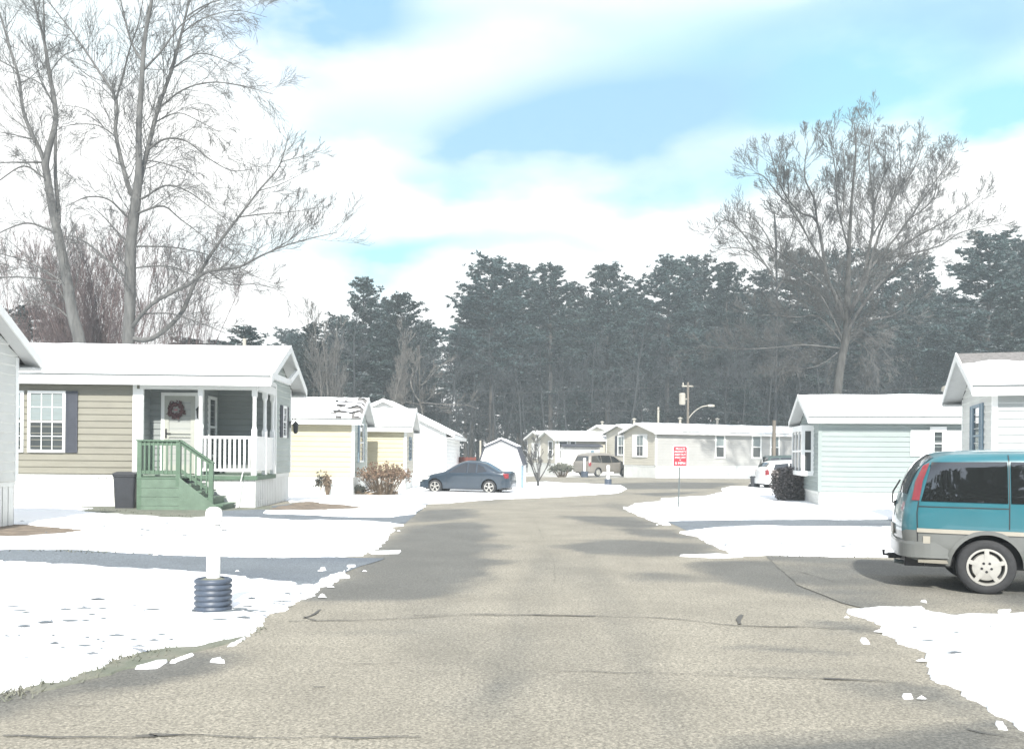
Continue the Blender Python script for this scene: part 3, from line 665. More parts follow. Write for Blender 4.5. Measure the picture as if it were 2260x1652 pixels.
# storm door
Td = lambda u, z, d: (u, .75-d, z)
dx = -2.72; dw = 1.0; dh = 2.2
p = MB(); t = .09
for a in ((dx, dx+t, SK, SK+dh), (dx+dw-t, dx+dw, SK, SK+dh), (dx+t, dx+dw-t, SK+dh-t, SK+dh)): fbox(p, Td, *a, .0, .06)
dr = p.build('door', M['white'], root)
p = MB()
for a in ((dx+t, dx+t+.12, SK+.02, SK+dh-t), (dx+dw-t-.12, dx+dw-t, SK+.02, SK+dh-t), (dx+t+.12, dx+dw-t-.12, SK+dh-t-.14, SK+dh-t), (dx+t+.12, dx+dw-t-.12, SK+.02, SK+.25), (dx+t+.12, dx+dw-t-.12, SK+1.0, SK+1.05), (dx+t+.12, dx+dw-t-.12, SK+1.09, SK+1.14)): fbox(p, Td, *a, .01, .05)
p.build('storm_door', M['door'], dr)
p = MB(); p.quad(Td(dx+t+.1, SK+.2, .02), Td(dx+dw-t-.1, SK+.2, .02), Td(dx+dw-t-.1, SK+dh-t-.1, .02), Td(dx+t+.1, SK+dh-t-.1, .02)); p.build('door_glass', mat('pale_door_behind_glass', (.36, .37, .35), .15), dr)
p = MB(); fbox(p, Td, dx+t+.03, dx+t+.07, SK+.98, SK+1.22, .05, .075); p.tube([Td(dx+t+.05, SK+1.1, .075), Td(dx+t+.18, SK+1.1, .10)], .012, 6); p.build('handle', M['black'], dr)
# side door/window frame on the porch return wall
Tr = lambda u, z, d: (-1.62+d, u, z)
window(root, Tr, 1.15, SK+.45, .75, 1.7, None, None, trim=.09)
# wall lantern on the porch corner and at the far end of the gable wall
def lantern(root, T, u, z, s=1.):
    m = MB(); fbox(m, T, u-.04*s, u+.04*s, z-.06*s, z+.10*s, .02, .04); m.tube([T(u, z+.05*s, .04), T(u, z+.16*s, .09*s), T(u, z+.14*s, .15*s), T(u, z+.06*s, .15*s)], .012, 6)
    c = T(u, z, .15*s); m.lathe([(.02*s, z-.20*s), (.05*s, z-.17*s), (.065*s, z-.0*s), (.085*s, z+.01*s), (.03*s, z+.08*s), (.005, z+.10*s)], 8, (c[0], c[1], 0))
    return m.build('wall_lantern', M['black'], root)
lantern(root, lambda u, z, d: (u, .72-d, z), -1.66, SK+1.72, 1.2)
Te = frm('right', -16, 0, 4.3)
lantern(root, Te, 4.12, SK+1.45, 1.3)
window(root, Te, 3.0, SK+1.05, .55, .95, (1, 2), 'lr', shw=.24)
# gable brace under the right end
p = MB(); xe = .42
p.box(xe-.05, xe+.035, -.32, 2.15, HZ-.02, HZ+.13); p.hexa([(xe-.05, 2.05, HZ-.02), (xe+.035, 2.05, HZ-.02), (xe+.035, 3.3, HZ+.44), (xe-.05, 3.3, HZ+.44), (xe-.05, 2.05, HZ+.13), (xe+.035, 2.05, HZ+.13), (xe+.035, 3.3, HZ+.56), (xe-.05, 3.3, HZ+.56)])
p.build('gable_brace', M['white'], rf)
vent(rf, -1.0, 2.6, zr(2.6), .05, .55, False)
# wreath, hangs on the storm door
w = MB(); cx, cz = dx+.40, SK+1.72; Rr = random.Random(3)
for i in range(260):
    a = Rr.uniform(0, 6.283); r = .17+Rr.gauss(0, .035); c = Vector((cx+math.cos(a)*r, .75-.075+Rr.gauss(0, .012), cz+math.sin(a)*r)); d = Vector((Rr.gauss(0, 1), Rr.gauss(0, .4), Rr.gauss(0, 1))).normalized()*.05; e = Vector((d.z, 0, -d.x))*.35
    w.poly([c-d, c+e, c+d, c-e])
ring = [(cx+math.cos(a*.3142)*.17, .75-.07, cz+math.sin(a*.3142)*.17) for a in range(21)]; w.tube(ring, .03, 6, cap=False)
wr = w.build('wreath', M['wreath'], None); 
wm = Matrix.Translation(h1) @ Matrix.Rotation(math.radians(2.2), 4, 'Z'); wr.matrix_world = wm
tag(wr, 'dark round twig wreath hanging on the storm door of the tan house', 'wreath')
w = MB(); w.lathe([(.001, -.02), (.04, -.015), (.055, 0), (.03, .02), (.001, .025)], 10, (cx, .75-.09, cz+.01)); w.build('bow', M['pink'], wr)
# green steps
st = empty('porch_steps', h1, math.radians(2.2), label='green painted wooden steps with railings leading up to the tan house porch', cat='steps')
gy0, gy1 = -1.30, -.04; gx0, gx1, gx2 = -2.62, -1.58, -.86
deck = SK-.03
p = MB(); 
for i in range(8):
    a = gy0+(gy1-gy0)*i/8; p.box(gx0, gx1, a+.004, a+(gy1-gy0)/8-.004, deck-.04, deck)
p.build('platform', M['green'], st)
p = MB(); nb = 4
for i in range(nb): p.box(gx0+.02, gx1-.0, gy0+.015, gy0+.045, -.1+(deck+.06)*i/nb+.004, -.1+(deck+.06)*(i+1)/nb-.002)
p.box(gx0+.02, gx0+.05, gy0+.045, gy1, -.1, deck-.045); p.build('side_boards', M['greend'], st)
nst = 4; sx = (gx2+.32-gx1)/nst
for i in range(nst):
    zz = deck*(1-(i+1)/(nst+1)); p = MB(); xa = gx1+sx*i
    p.box(xa, xa+sx+.03, gy0+.03, gy1, zz-.04, zz); p.box(xa+.02, xa+sx-.02, gy0+.05, gy1, -.08, zz-.045); p.build('step', M['green'], st)
p = MB(); a = deck*(1-1/(nst+1))
p.hexa([(gx1, gy0, -.08), (gx1+sx*nst-.1, gy0, -.08), (gx1+sx*nst-.1, gy0+.035, -.08), (gx1, gy0+.035, -.08), (gx1, gy0, deck), (gx1+sx*nst-.1, gy0, .1), (gx1+sx*nst-.1, gy0+.035, .1), (gx1, gy0+.035, deck)]); p.build('stringer', M['greend'], st)
def rail(y, full=True):
    rt = deck+.92
    for (x, z0, z1) in ((gx0+.06, -.05 if 1 else 0, rt), (gx1-.03, deck-.22, rt), (gx2+.05, -.05, rt-.52)):
        q = MB(); q.box(x-.055, x+.055, y-.05, y+.05, z0, z1-.03); q.build('railing_post', M['green'], st)
    q = MB(); q.box(gx0-.02, gx1-.0, y-.07, y+.07, rt-.03, rt+.01); q.box(gx0+.115, gx1-.085, y-.02, y+.02, rt-.13, rt-.03); q.box(gx0+.115, gx1-.085, y-.02, y+.02, deck+.08, deck+.17)
    for (dz0, dz1, wy) in ((-.03, .01, .07), (-.13, -.035, .02), (-.80, -.71, .02)):
        xa, xb = gx1+.03, gx2+.12
        za, zb = rt, rt-.55
        q.hexa([(xa, y-wy, za+dz0), (xb, y-wy, zb+dz0), (xb, y+wy, zb+dz0), (xa, y+wy, za+dz0), (xa, y-wy, za+dz1), (xb, y-wy, zb+dz1), (xb, y+wy, zb+dz1), (xa, y+wy, za+dz1)])
    for i in range(7):
        x = gx0+.19+(gx1-gx0-.28)*i/7; q.box(x-.02, x+.02, y-.042, y-.021, deck+.08, rt-.03)
    for i in range(5):
        x = gx1+.10+(gx2-gx1-.06)*(i+.3)/5; k_ = (x-gx1)/(gx2-gx1)*.55; q.box(x-.02, x+.02, y-.042, y-.021, rt-.80-k_, rt-.05-k_)
    q.build('railing', M['green'], st)
rail(gy0+.06)
q = MB(); rt = deck+.92; q.box(gx0-.0, gx0+.12, gy0+.13, gy1-.19, rt-.03, rt+.008); q.box(gx0+.04, gx0+.08, gy0+.12, gy1-.17, deck+.08, deck+.17)
for i in range(8):
    y = gy0+.2+(gy1-gy0-.38)*i/8; q.box(gx0+.02, gx0+.04, y-.02, y+.02, deck+.08, rt-.03)
q.build('railing', M['green'], st)
# trash bin
def bin_(name, loc, rz, w, d, h, m, label, cat='trash bin', group=None):
    r = empty(name, loc, rz, label=label, cat=cat); k = .84
    b = MB(); n = 8
    def ring(z, sx_, sy_, r_=.06):
        P = []
        for (cx_, cy_, a0) in ((1, 1, 0), (-1, 1, 90), (-1, -1, 180), (1, -1, 270)):
            for i in range(4):
                a = math.radians(a0+30*i); P.append((cx_*(sx_-r_)+math.cos(a)*r_, cy_*(sy_-r_)+math.sin(a)*r_, z))
        return P
    zs = [(-.02, k), (h*.3, k+.05), (h*.86, .97), (h*.87, 1.03), (h*.92, 1.03)]
    Rg = [ring(z, w/2*s_, d/2*s_) for z, s_ in zs]; nn = len(Rg[0])
    for a, c in zip(Rg, Rg[1:]):
        for i in range(nn): b.quad(a[i], a[(i+1) % nn], c[(i+1) % nn], c[i])
    b.build('body', m, r, smooth=False)
    b = MB(); Rg = [ring(h*.92, w/2*1.06, d/2*1.06), ring(h*.96, w/2*1.05, d/2*1.05), ring(h*1.0, w/2*.8, d/2*.8)]
    for a, c in zip(Rg, Rg[1:]):
        for i in range(nn): b.quad(a[i], a[(i+1) % nn], c[(i+1) % nn], c[i])
    b.poly(Rg[-1]); b.tube([(-w*.4, d/2*1.1, h*.93), (w*.4, d/2*1.1, h*.93)], .02, 6); b.build('lid', m, r)
    for s_ in (-1, 1):
        b = MB(); b.lathe([(.001, -.03), (.10, -.03), (.12, 0), (.10, .03), (.001, .03)], 14, (s_*w*.42, d/2*.9, .10), 'y'); b.build('wheel', M['rubber'], r)
    return r
bl = h1+Vector((-3.12, -.62, 0)); bin_('trash_bin', Vector((bl.x, bl.y, zt(bl.x, bl.y)+.01)), .1, .56, .6, .92, M['bin'], 'tall dark wheeled bin standing left of the green steps')
# loose white cord / stake leaning at the porch
q = MB(); a = h1+Vector((-.45, -.25, .02)); q.tube([a, a+Vector((.06, .05, .5)), a+Vector((.14, .12, .95)), a+Vector((.17, .16, 1.35))], .012, 6); tag(q.build('garden_stake', M['pvc']), 'thin white stake leaning against the porch front of the tan house', 'stake')

# ---- house at the left edge, gable to the viewer
_f = on_ground(37, 17.6); _a = math.radians(1.5); c = Vector((_f.x+4.6*math.sin(_a), _f.y-4.6*math.cos(_a), 0)); c.z = zt(_f.x, _f.y)
root, rf, zr_ = home('mobile_home', 'light grey sided house cut off by the left edge of the photo', 'house', c, _a, -12, 0, 4.6, 3.25, .85, 1.25, 'greysiding', ov=.30, endov=.30, pitch=.185)
window(root, frm('right', -12, 0, 4.6), 1.0, 1.5, .95, 1.4, (3, 2), 'lr')

# ---- pale yellow homes
def yhome(px, Y, L, Wd, H, rise, wall, wr, rot, label, **k):
    c = on_ground(px, Y); return home('mobile_home', label, 'house', c, math.radians(rot), -L, 0, Wd, H, .75, rise, wall, wright=wr, **k)
r2, rf2, zr2 = yhome(781, 34.4, 14, 3.6, 2.92, .80, 'yellow', 'shadedend', 1.5, 'pale yellow mobile home nearest the tan house, snow melted off its roof corner', patchy=True, ov=.3, endov=.30)
window(r2, frm('right', -14, 0, 3.6), 1.25, 1.3, 1.15, 1.55, None, 'lr', smat=M['bluetrim'], shw=.32)
r3, rf3, zr3 = yhome(896, 39.3, 13, 3.5, 2.78, .78, 'yellow', 'cream', 1.0, 'pale yellow mobile home between the nearer yellow one and the plain white one', ov=.28, endov=.28)
window(r3, frm('right', -13, 0, 3.5), 1.2, 1.35, .95, 1.05, (1, 1), None, trim=.09, tmat=M['bluetrim'])
r4, rf4, zr4 = home('mobile_home', 'plain white house seen past the second yellow home, roof sloping down right', 'house', on_ground(984, 47.2), math.radians(90), 0, 12, 6.5, 2.75, .3, 1.6, 'whitesiding', wright='whitesiding', ov=.42, endov=.25)
# ---- mint home
r5, rf5, zr5 = home('mobile_home', 'mint green mobile home with a white framed end window on the right', 'house', on_ground(1807, 30.0), math.radians(-9.5), 0, 13, 4.1, 2.93, .52, .78, 'mint', wleft='mint', ov=.27, endov=.38, pitch=.165)
Tm = frm('front', 0, 13, 4.1)
window(r5, Tm, 3.53, 1.72, .34, .84, (1, 1), 'lr', shw=.66, smat=M['white'], trim=.05)
m = MB(); fbox(m, Tm, 3.45, 3.95, 2.56, 2.68, .02, .07); m.build('window_head', M['white'], r5)
# box window on the shaded end
Tl = frm('left', 0, 13, 4.1)
m = MB(); fbox(m, Tl, .95, 3.35, 1.02, 1.18, 0, .42); fbox(m, Tl, .95, 3.35, 2.55, 2.75, 0, .42)
for (u0_, u1_) in ((.95, 1.07), (3.23, 3.35)): fbox(m, Tl, u0_, u1_, 1.18, 2.55, .30, .415)
fbox(m, Tl, .955, 1.07, 1.18, 2.55, 0.0, .10); fbox(m, Tl, .96, 1.065, 1.83, 1.90, .10, .30)
for u_ in (1.75, 2.55): fbox(m, Tl, u_-.03, u_+.03, 1.18, 2.55, .35, .412)
fbox(m, Tl, 1.07, 3.23, 1.83, 1.90, .36, .408)
bw = m.build('box_window', M['white'], r5)
m = MB(); fbox(m, Tl, .985, 3.315, 1.18, 2.55, .0, .38); m.build('pane', M['glass'], bw)
m = MB(); m.box(5.35, 5.75, .55, .95, zr5(.75)+.1, zr5(.75)+.25); m.build('roof_vent', M['bin'], rf5)
# ---- grey-white home on the right
r6, rf6, zr6 = home('mobile_home', 'pale house behind the teal van with snow sliding off its roof ridge', 'house', on_ground(2191, 20.0), math.radians(-18), 0, 12, 4.1, 3.2, .6, .86, 'palewhite', wleft='greysiding', ov=.26, endov=.45, bare=.5, pitch=.175, snow_t=.07)
window(r6, frm('left', 0, 12, 4.1), 1.35, 1.45, 1.0, 1.5, (1, 1), 'lr', shw=.34, smat=M['bluetrim'], tmat=M['bluetrim'])
for _u in (4.2, 8.0): window(r6, frm('front', 0, 12, 4.1), _u, 1.3, .95, 1.4, (3, 2), 'lr', smat=M['bluetrim'])
m = MB(); a = on_ground(2092, 35.5); m.tube([a, a+Vector((0, 0, 4.2))], .11, 10); m.lathe([(.12, 3.95), (.24, 4.0), (.24, 4.12), (.12, 4.22), (.27, 4.3), (.25, 4.45), (.02, 4.55)], 12, (a.x, a.y, 0)); tag(m.build('chimney_pipe', M['stripe']), 'pale capped flue pipe rising behind the right end of the mint house roof', 'flue pipe')

# ---- long taupe home and its neighbours
def nhome(px, Y, rot, L, Wd, H, rise, wall, wl, label, **k):
    c = at(px, 1003, Y); c.z = 0; return home('mobile_home', label, 'house', c, math.radians(rot), 0, L, Wd, H, .95, rise, wall, wleft=wl, ov=.30, endov=.30, pitch=.2, lip=.007, **k)
r7, rf7, zr7 = nhome(1447, 67.5, 24, 20, 4.6, 3.42, .62, 'taupe', 'cream', 'long taupe mobile home across the road behind the red sign')
Tc = frm('front', 0, 20, 4.6); Tg = frm('left', 0, 20, 4.6)
for u_, g_ in ((5.35, None), (8.85, None), (10.65, None)): window(r7, Tc, u_, 1.5, .95, 1.85, g_, None, blind=.97, trim=.12)
window(r7, Tg, 1.6, 1.55, 1.15, 1.75, (2, 1), 'lr', shw=.48, smat=M['white'], blind=.9, trim=.12)
r8, rf8, zr8 = nhome(1399, 75, 24, 15, 4.6, 3.55, .62, 'taupe', 'cream', 'cream gabled home just left of the long taupe one with one dark shutter')
window(r8, Tg, 1.35, 1.65, 1.25, 1.7, (2, 1), 'r', shw=.4, blind=.9, trim=.12)
for nm_, yy in (('l', 0),):
    pass
r9, rf9, zr9 = nhome(1350, 83, 24, 15, 4.6, 3.75, .62, 'taupe', 'cream', 'cream gabled home with white shutters above the champagne minivan')
window(r9, Tg, 1.7, 1.8, 1.2, 1.6, (2, 1), 'lr', shw=.5, smat=M['white'], trim=.12)
r10, _, _ = nhome(1200, 84, 20, 9, 4.2, 3.15, .62, 'cream', 'cream', 'small far cream home half hidden behind the bare sapling, leftmost of its row')
window(r10, frm('left', 0, 9, 4.2), 1.5, 1.3, 1.0, 1.5, None, 'lr', shw=.5, smat=M['white'], trim=.1)
r11, _, _ = nhome(1226, 78, 20, 9, 3.6, 3.05, .60, 'cream', 'cream', 'far cream home with a bay of windows, right of the leftmost cream one')
window(r11, frm('left', 0, 9, 3.6), .6, 1.3, 1.0, 1.6, None, None, trim=.1); window(r11, frm('front', 0, 9, 3.6), .25, 1.3, .9, 1.6, None, None, trim=.1); window(r11, frm('front', 0, 9, 3.6), 1.3, 1.3, .6, 1.6, None, None, trim=.1)
# low white extension with a dark roof
c = at(1243, 1003, 77.5); e = empty('garage', (c.x, c.y, 0), math.radians(18), label='low white extension with a bare dark roof left of the champagne minivan', cat='garage')
m = MB(); m.box(0, 3.4, 0, 3.5, -.2, 2.35); m.build('wall', M['whitesiding'], e)
m = MB(); m.hexa([(-.15, -.25, 2.36), (3.6, -.25, 2.36), (3.6, 3.6, 2.9), (.4, 3.6, 2.9), (-.15, -.25, 2.5), (3.6, -.25, 2.5), (3.6, 3.6, 3.08), (.4, 3.6, 3.08)]); m.build('roof', M['shutter'], e)
m = MB(); m.box(2.55, 2.85, -.03, .01, .2, 2.1); m.build('door', M['bluetrim'], e)
for (rr, zz, xx, yy) in ((rf7, zr7, 4, 2.7), (rf7, zr7, 7.5, 2.6), (rf8, zr8, 1.6, 2.6), (rf9, zr9, .8, 3.2)): vent(rr, xx, yy, zz(yy), .10, .6)
# ---- gambrel shed
c = G(1105, 1080); s = empty('garden_shed', (c.x, c.y, 0), math.radians(-4), label='small white barn roofed garden shed behind the blue sedan', cat='shed')
k = 2000/c.y; pr = [(-49/k, 0), (-49/k, 54/k), (-36/k, 92/k), (0, 108/k), (36/k, 92/k), (49/k, 54/k), (49/k, 0)]
m = MB(); m.poly([(x, 0, z-.1 if z == 0 else z) for x, z in pr]); m.poly([(x, 2.6, z-.1 if z == 0 else z) for x, z in pr][::-1])
m.quad((pr[0][0], 2.6, -.1), (pr[0][0], 0, -.1), (pr[1][0], 0, pr[1][1]), (pr[1][0], 2.6, pr[1][1])); m.quad((pr[6][0], 0, -.1), (pr[6][0], 2.6, -.1), (pr[5][0], 2.6, pr[5][1]), (pr[5][0], 0, pr[5][1])); m.build('wall', M['whitesiding'], s)
m = MB()
for a, b in zip(pr[1:5], pr[2:6]):
    a = Vector((a[0], 0, a[1])); b = Vector((b[0], 0, b[1])); d = (b-a); n_ = Vector((-d.z, 0, d.x)).normalized()*.06; e0 = Vector((0, -.10, 0)); e1 = Vector((0, 2.7, 0))
    m.hexa([a+e0, b+e0, b+e1, a+e1, a+n_+e0, b+n_+e0, b+n_+e1, a+n_+e1])
rs = m.build('roof', M['shutter'], s)
m = MB()
for a, b in zip(pr[2:4], pr[3:5]):
    a = Vector((a[0], 0, a[1]+.075)); b = Vector((b[0], 0, b[1]+.075)); d = (b-a); n_ = Vector((-d.z, 0, d.x)).normalized()*.06; e0 = Vector((0, -.09, 0)); e1 = Vector((0, 2.68, 0))
    m.hexa([a+e0, b+e0, b+e1, a+e1, a+n_+e0, b+n_+e0, b+n_+e1, a+n_+e1])
m.build('snow_cover', M['snow'], rs)
m = MB(); m.box(49/k-.09, 49/k+.02, -.03, .01, -.05, 54/k); m.box(-49/k-.02, -49/k+.09, -.03, .01, -.05, 54/k); m.build('corner_trim', M['bluetrim'], s)
# ---------------------------------------------------------------- vehicles
def resample(P, step):
    out = [P[0]]
    for a, b in zip(P, P[1:]):
        L = math.dist(a, b); n = max(1, int(L/step))
        for i in range(1, n+1): out.append((a[0]+(b[0]-a[0])*i/n, a[1]+(b[1]-a[1])*i/n))
    return out
class Car:
    def __init__(s, prof, L, hw, belt, tum, arches, bottom, rr=.10, nose=(.9, .16), tail=(.7, .10), crown=.05):
        s.prof = resample([p[:2] for p in smoothline(prof, 4)], .07); s.L = L; s.hw = hw; s.belt = belt; s.tum = tum; s.arches = arches; s.bottom = bottom; s.rr = rr; s.nose = nose; s.tail = tail; s.crown = crown
        bot = []
        for (ax, ar, az) in sorted(arches, reverse=True):
            th = math.acos(min(1, max(-1, (bottom-az)/ar))) if ar > abs(bottom-az) else math.pi/2
            th = math.pi/2+math.asin((az-bottom)/ar)
            for i in range(15):
                a = -th+2*th*i/14          # from the front side over the top to the rear side
                bot.append((ax-math.sin(a)*ar, az+math.cos(a)*ar))
        s.outline = s.prof+resample([(s.prof[-1][0], s.prof[-1][1])]+bot+[s.prof[0]], .09)[1:-1]
    def dprof(s, x, z):
        m = 9
        for a, b in zip(s.prof, s.prof[1:]):
            dx, dz = b[0]-a[0], b[1]-a[1]; l = dx*dx+dz*dz
            t = max(0, min(1, ((x-a[0])*dx+(z-a[1])*dz)/l)) if l else 0
            d = math.hypot(x-a[0]-dx*t, z-a[1]-dz*t); m = min(m, d)
        return m
    def w(s, x, z, d=None):
        w = s.hw
        if x > s.L-s.nose[0]: w -= s.nose[1]*((x-(s.L-s.nose[0]))/s.nose[0])**2.2
        if x < s.tail[0]: w -= s.tail[1]*((s.tail[0]-x)/s.tail[0])**2.2
        if z > s.belt: w -= (z-s.belt)*s.tum+(z-s.belt)**2*.10
        w -= .05*max(0, (s.bottom+.25-z)/.25)**2
        w -= .012*math.cos((z-.3)*5)
        d = s.dprof(x, z) if d is None else d
        if d < s.rr: w -= s.rr-math.sqrt(max(0, s.rr**2-(s.rr-d)**2))
        return w
    def side(s, poly, off, mb=None, mfun=None, step=.085, sides=(-1, 1), zl=()):
        mb = mb or MB(); P = resample(list(poly)+[poly[0]], step)[:-1]; n0 = len(P)
        x0 = min(p[0] for p in P); x1 = max(p[0] for p in P); z0 = min(p[1] for p in P); z1 = max(p[1] for p in P)
        inn = []; zs = []
        z = z0+step/2
        while z < z1: zs.append(z); z += step
        for zz in zl: zs = [q for q in zs if abs(q-zz) > step*.45]+[zz-.0015, zz+.0015]
        for z in zs:
            x = x0+step/2
            while x < x1:
                if inpoly(x, z, P): inn.append(Vector((x, z)))
                x += step if z not in zl else step
        vs, _, fs, *_ = delaunay_2d_cdt([Vector(p) for p in P]+inn, [(i, (i+1) % n0) for i in range(n0)], [], 1, 1e-6)
        for sg in sides:
            b = len(mb.v)
            for q in vs: mb.v.append((q[0], sg*(s.w(q[0], q[1])+off), q[1]))
            for f_ in fs:
                mb.f.append(tuple(b+i for i in (f_ if sg < 0 else f_[::-1]))); c = sum(vs[i][1] for i in f_)/len(f_); mb.m.append(mfun(c, sum(vs[i][0] for i in f_)/len(f_)) if mfun else 0)
        return mb
    def bridge(s, i0, i1, s0, s1, off, mb=None, mfun=None, n=10):
        mb = mb or MB(); b = len(mb.v); K = i1-i0+1
        for i in range(i0, i1+1):
            p = s.prof[i]; a = s.prof[max(i-1, 0)]; c = s.prof[min(i+1, len(s.prof)-1)]; d = Vector((c[0]-a[0], c[1]-a[1])).normalized(); nn = (-d.y, d.x); w = s.w(p[0], p[1], 0)
            for j in range(n+1):
                t = s0+(s1-s0)*j/n; cr = s.crown*(1-t*t)+off; mb.v.append((p[0]+nn[0]*cr, t*w, p[1]+nn[1]*cr))
        for i in range(K-1):
            for j in range(n):
                q = b+i*(n+1)+j; mb.f.append((q, q+1, q+n+2, q+n+1)); mb.m.append(mfun((s.prof[i0+i][1]+s.prof[i0+i+1][1])/2, (s.prof[i0+i][0])) if mfun else 0)
        return mb
    def idx(s, z0, z1, rear=True):
        top = max(range(len(s.prof)), key=lambda i: s.prof[i][1]); rng = range(0, top) if rear else range(top, len(s.prof))
        ii = [i for i in rng if z0 <= s.prof[i][1] <= z1]
        return ii[0], ii[-1]
    def ribbon(s, pts, wd, off, mb, sides=(-1, 1)):
        P = resample(pts, .06)
        for sg in sides:
            for a, c in zip(P, P[1:]):
                d = Vector((c[0]-a[0], c[1]-a[1])); 
                if d.length < 1e-6: continue
                d.normalize(); n = Vector((-d.y, d.x))*wd/2; q = [(a[0]+n.x, a[1]+n.y), (c[0]+n.x, c[1]+n.y), (c[0]-n.x, c[1]-n.y), (a[0]-n.x, a[1]-n.y)]
                mb.quad(*[(x, sg*(s.w(x, z)+off), z) for x, z in q])
def wheel(root, x, y, r, rim, wd=.21, spokes=5, style=0):
    sg = -1 if y < 0 else 1
    prof = [(rim*.98, -wd/2+.02), (rim*1.05, -wd/2), (r*.93, -wd/2), (r*.985, -wd/2+.03), (r, -wd/2+.06), (r, wd/2-.06), (r*.985, wd/2-.03), (r*.93, wd/2), (rim*1.05, wd/2), (rim*.98, wd/2-.02)]
    m = MB(); m.lathe(prof, 40, (x, y, r), 'y'); m.lathe([(.001, 0), (rim, 0)], 20, (x, y, r), 'y'); t = m.build('wheel', M['rubber'], root, smooth=True)
    m = MB(); yo = sg*wd/2
    m.lathe([(rim*1.04, yo*.98), (rim*1.04, yo*1.03), (rim*.93, yo*1.03), (rim*.90, yo*.80), (rim*.90, yo*.3)], 36, (x, y, r), 'y')
    m.lathe([(rim*(.78 if style else .34), yo*.55), (rim*(.74 if style else .34), yo*.93), (rim*.2, yo*1.0), (.001, yo*1.0)], 30, (x, y, r), 'y')
    for k in range(spokes):
        a = 2*math.pi*k/spokes+math.pi/2; ca, sa = math.cos(a), math.sin(a)
        for da in ((-.12, .12) if not style else (0,)):
            w_ = .052 if style else .036
            c1 = Vector((x+math.cos(a)*rim*.3, y+yo*.85, r+math.sin(a)*rim*.3)); c2 = Vector((x+math.cos(a+da)*rim*.95, y+yo*.88, r+math.sin(a+da)*rim*.95))
            m.bar(c1, c2, w_ if style else w_, .03, up=Vector((0, 1, 0)))
    rm = m.build('rim', M['alloy'], t, smooth=False)
    m = MB()
    for k in range(5):
        a = 2*math.pi*k/5+math.pi/2+.63; c = (x+math.cos(a)*rim*.26, y, r+math.sin(a)*rim*.26); m.lathe([(.016, yo*.99), (.016, yo*1.04), (.001, yo*1.05)], 8, c, 'y')
    m.lathe([(rim*.9, yo*.32), (.001, yo*.32)], 24, (x, y, r), 'y')
    m.build('wheel_nuts', M['black'], t)
    return t
def vehicle(name, label, cat, loc, rz, car, mats, mfun, side_glass, rear_glass, front_glass, tail, head, bumpers, wr, rim, zl=(), style=0, seams=(), smooth=True, rear_s=.93, group=None):
    r = empty(name, loc, rz, label=label, cat=cat, group=group); c = car
    b = c.side(c.outline, 0, mfun=mfun, zl=zl); b = c.bridge(0, len(c.prof)-1, -1, 1, 0, b, mfun)
    b.build('body', mats, r, smooth=smooth)
    u = MB(); u.box(.18, c.L-.25, -c.hw+.26, c.hw-.26, c.bottom-.04, .62); xs_ = sorted([c.outline[0][0]]+[v_ for a in c.arches for v_ in (a[0]-a[1], a[0]+a[1])]+[c.L-.12])
    u.box(xs_[0]+.2, xs_[1]-.03, -c.hw+.10, c.hw-.10, c.bottom-.02, .6); u.box(xs_[2]+.03, xs_[3]-.03, -c.hw+.09, c.hw-.09, c.bottom-.02, .6); u.box(xs_[4]+.03, xs_[5]-.05, -c.hw+.25, c.hw-.25, c.bottom-.0, .5)
    u.build('underbody', M['black'], r)
    for g_ in side_glass:
        for sg in (-1, 1): c.side(g_, .012, sides=(sg,), step=.05).build('side_window', M['carglass'], r, smooth=True)
    for (gz, rear, nm) in ((rear_glass, True, 'rear_window'), (front_glass, False, 'windshield')):
        i0, i1 = c.idx(*gz, rear=rear); c.bridge(i0, i1, -rear_s, rear_s, .006).build(nm, M['carglass'], r, smooth=True)
    for t_ in tail:
        for sg in (-1, 1): c.side(t_, .012, sides=(sg,), step=.04).build('tail_light', M['redlens'], r, smooth=True)
    for t_ in head:
        for sg in (-1, 1): c.side(t_, .012, sides=(sg,), step=.04).build('headlight', M['clearlens'], r, smooth=True)
    if seams:
        for q in seams:
            for sg in (-1, 1):
                m = MB(); c.ribbon(q, .012, .004, m, sides=(sg,)); m.build('door_seam', M['black'], r)
    for (xe, front, z0, z1, ln, th, mt) in bumpers:
        m = MB(); path = []
        for i in range(33):
            t = i/32
            a = math.pi*t; hw = c.hw-.02
            X = ln*(1-math.sin(a)**.45); Y = math.cos(a); Y = math.copysign(abs(Y)**.45, Y)*(hw)
            path.append((xe+(X if not front else -X), Y))
        def off(p, q): return [(x_+(q if front else -q)*(.5 if abs(y_) > hw*.97 else 1), y_*(1+q*.35)) for x_, y_ in p]
        o1 = off(path, th); lay = [(path, z0+.03), (o1, z0), (o1, z1-.03), (off(path, th*.8), z1), (off(path, -.12), z1+.005)]
        for (A, za), (B, zb) in zip(lay, lay[1:]):
            for i in range(32): m.quad((*A[i], za), (*A[i+1], za), (*B[i+1], zb), (*B[i], zb))
        m.build('bumper', mt, r, smooth=True)
    for (ax, ar, az) in c.arches:
        for sg in (-1, 1): wheel(r, ax, sg*(c.hw-.13), wr, rim, style=style)
    return r
def place(px, Y, rz_deg, cx):
    """ground point under px at depth Y becomes the point x=cx, near side, of a vehicle turned by rz"""
    p = on_ground(px, Y); a = math.radians(rz_deg); return Vector((p.x, p.y, p.z)), a
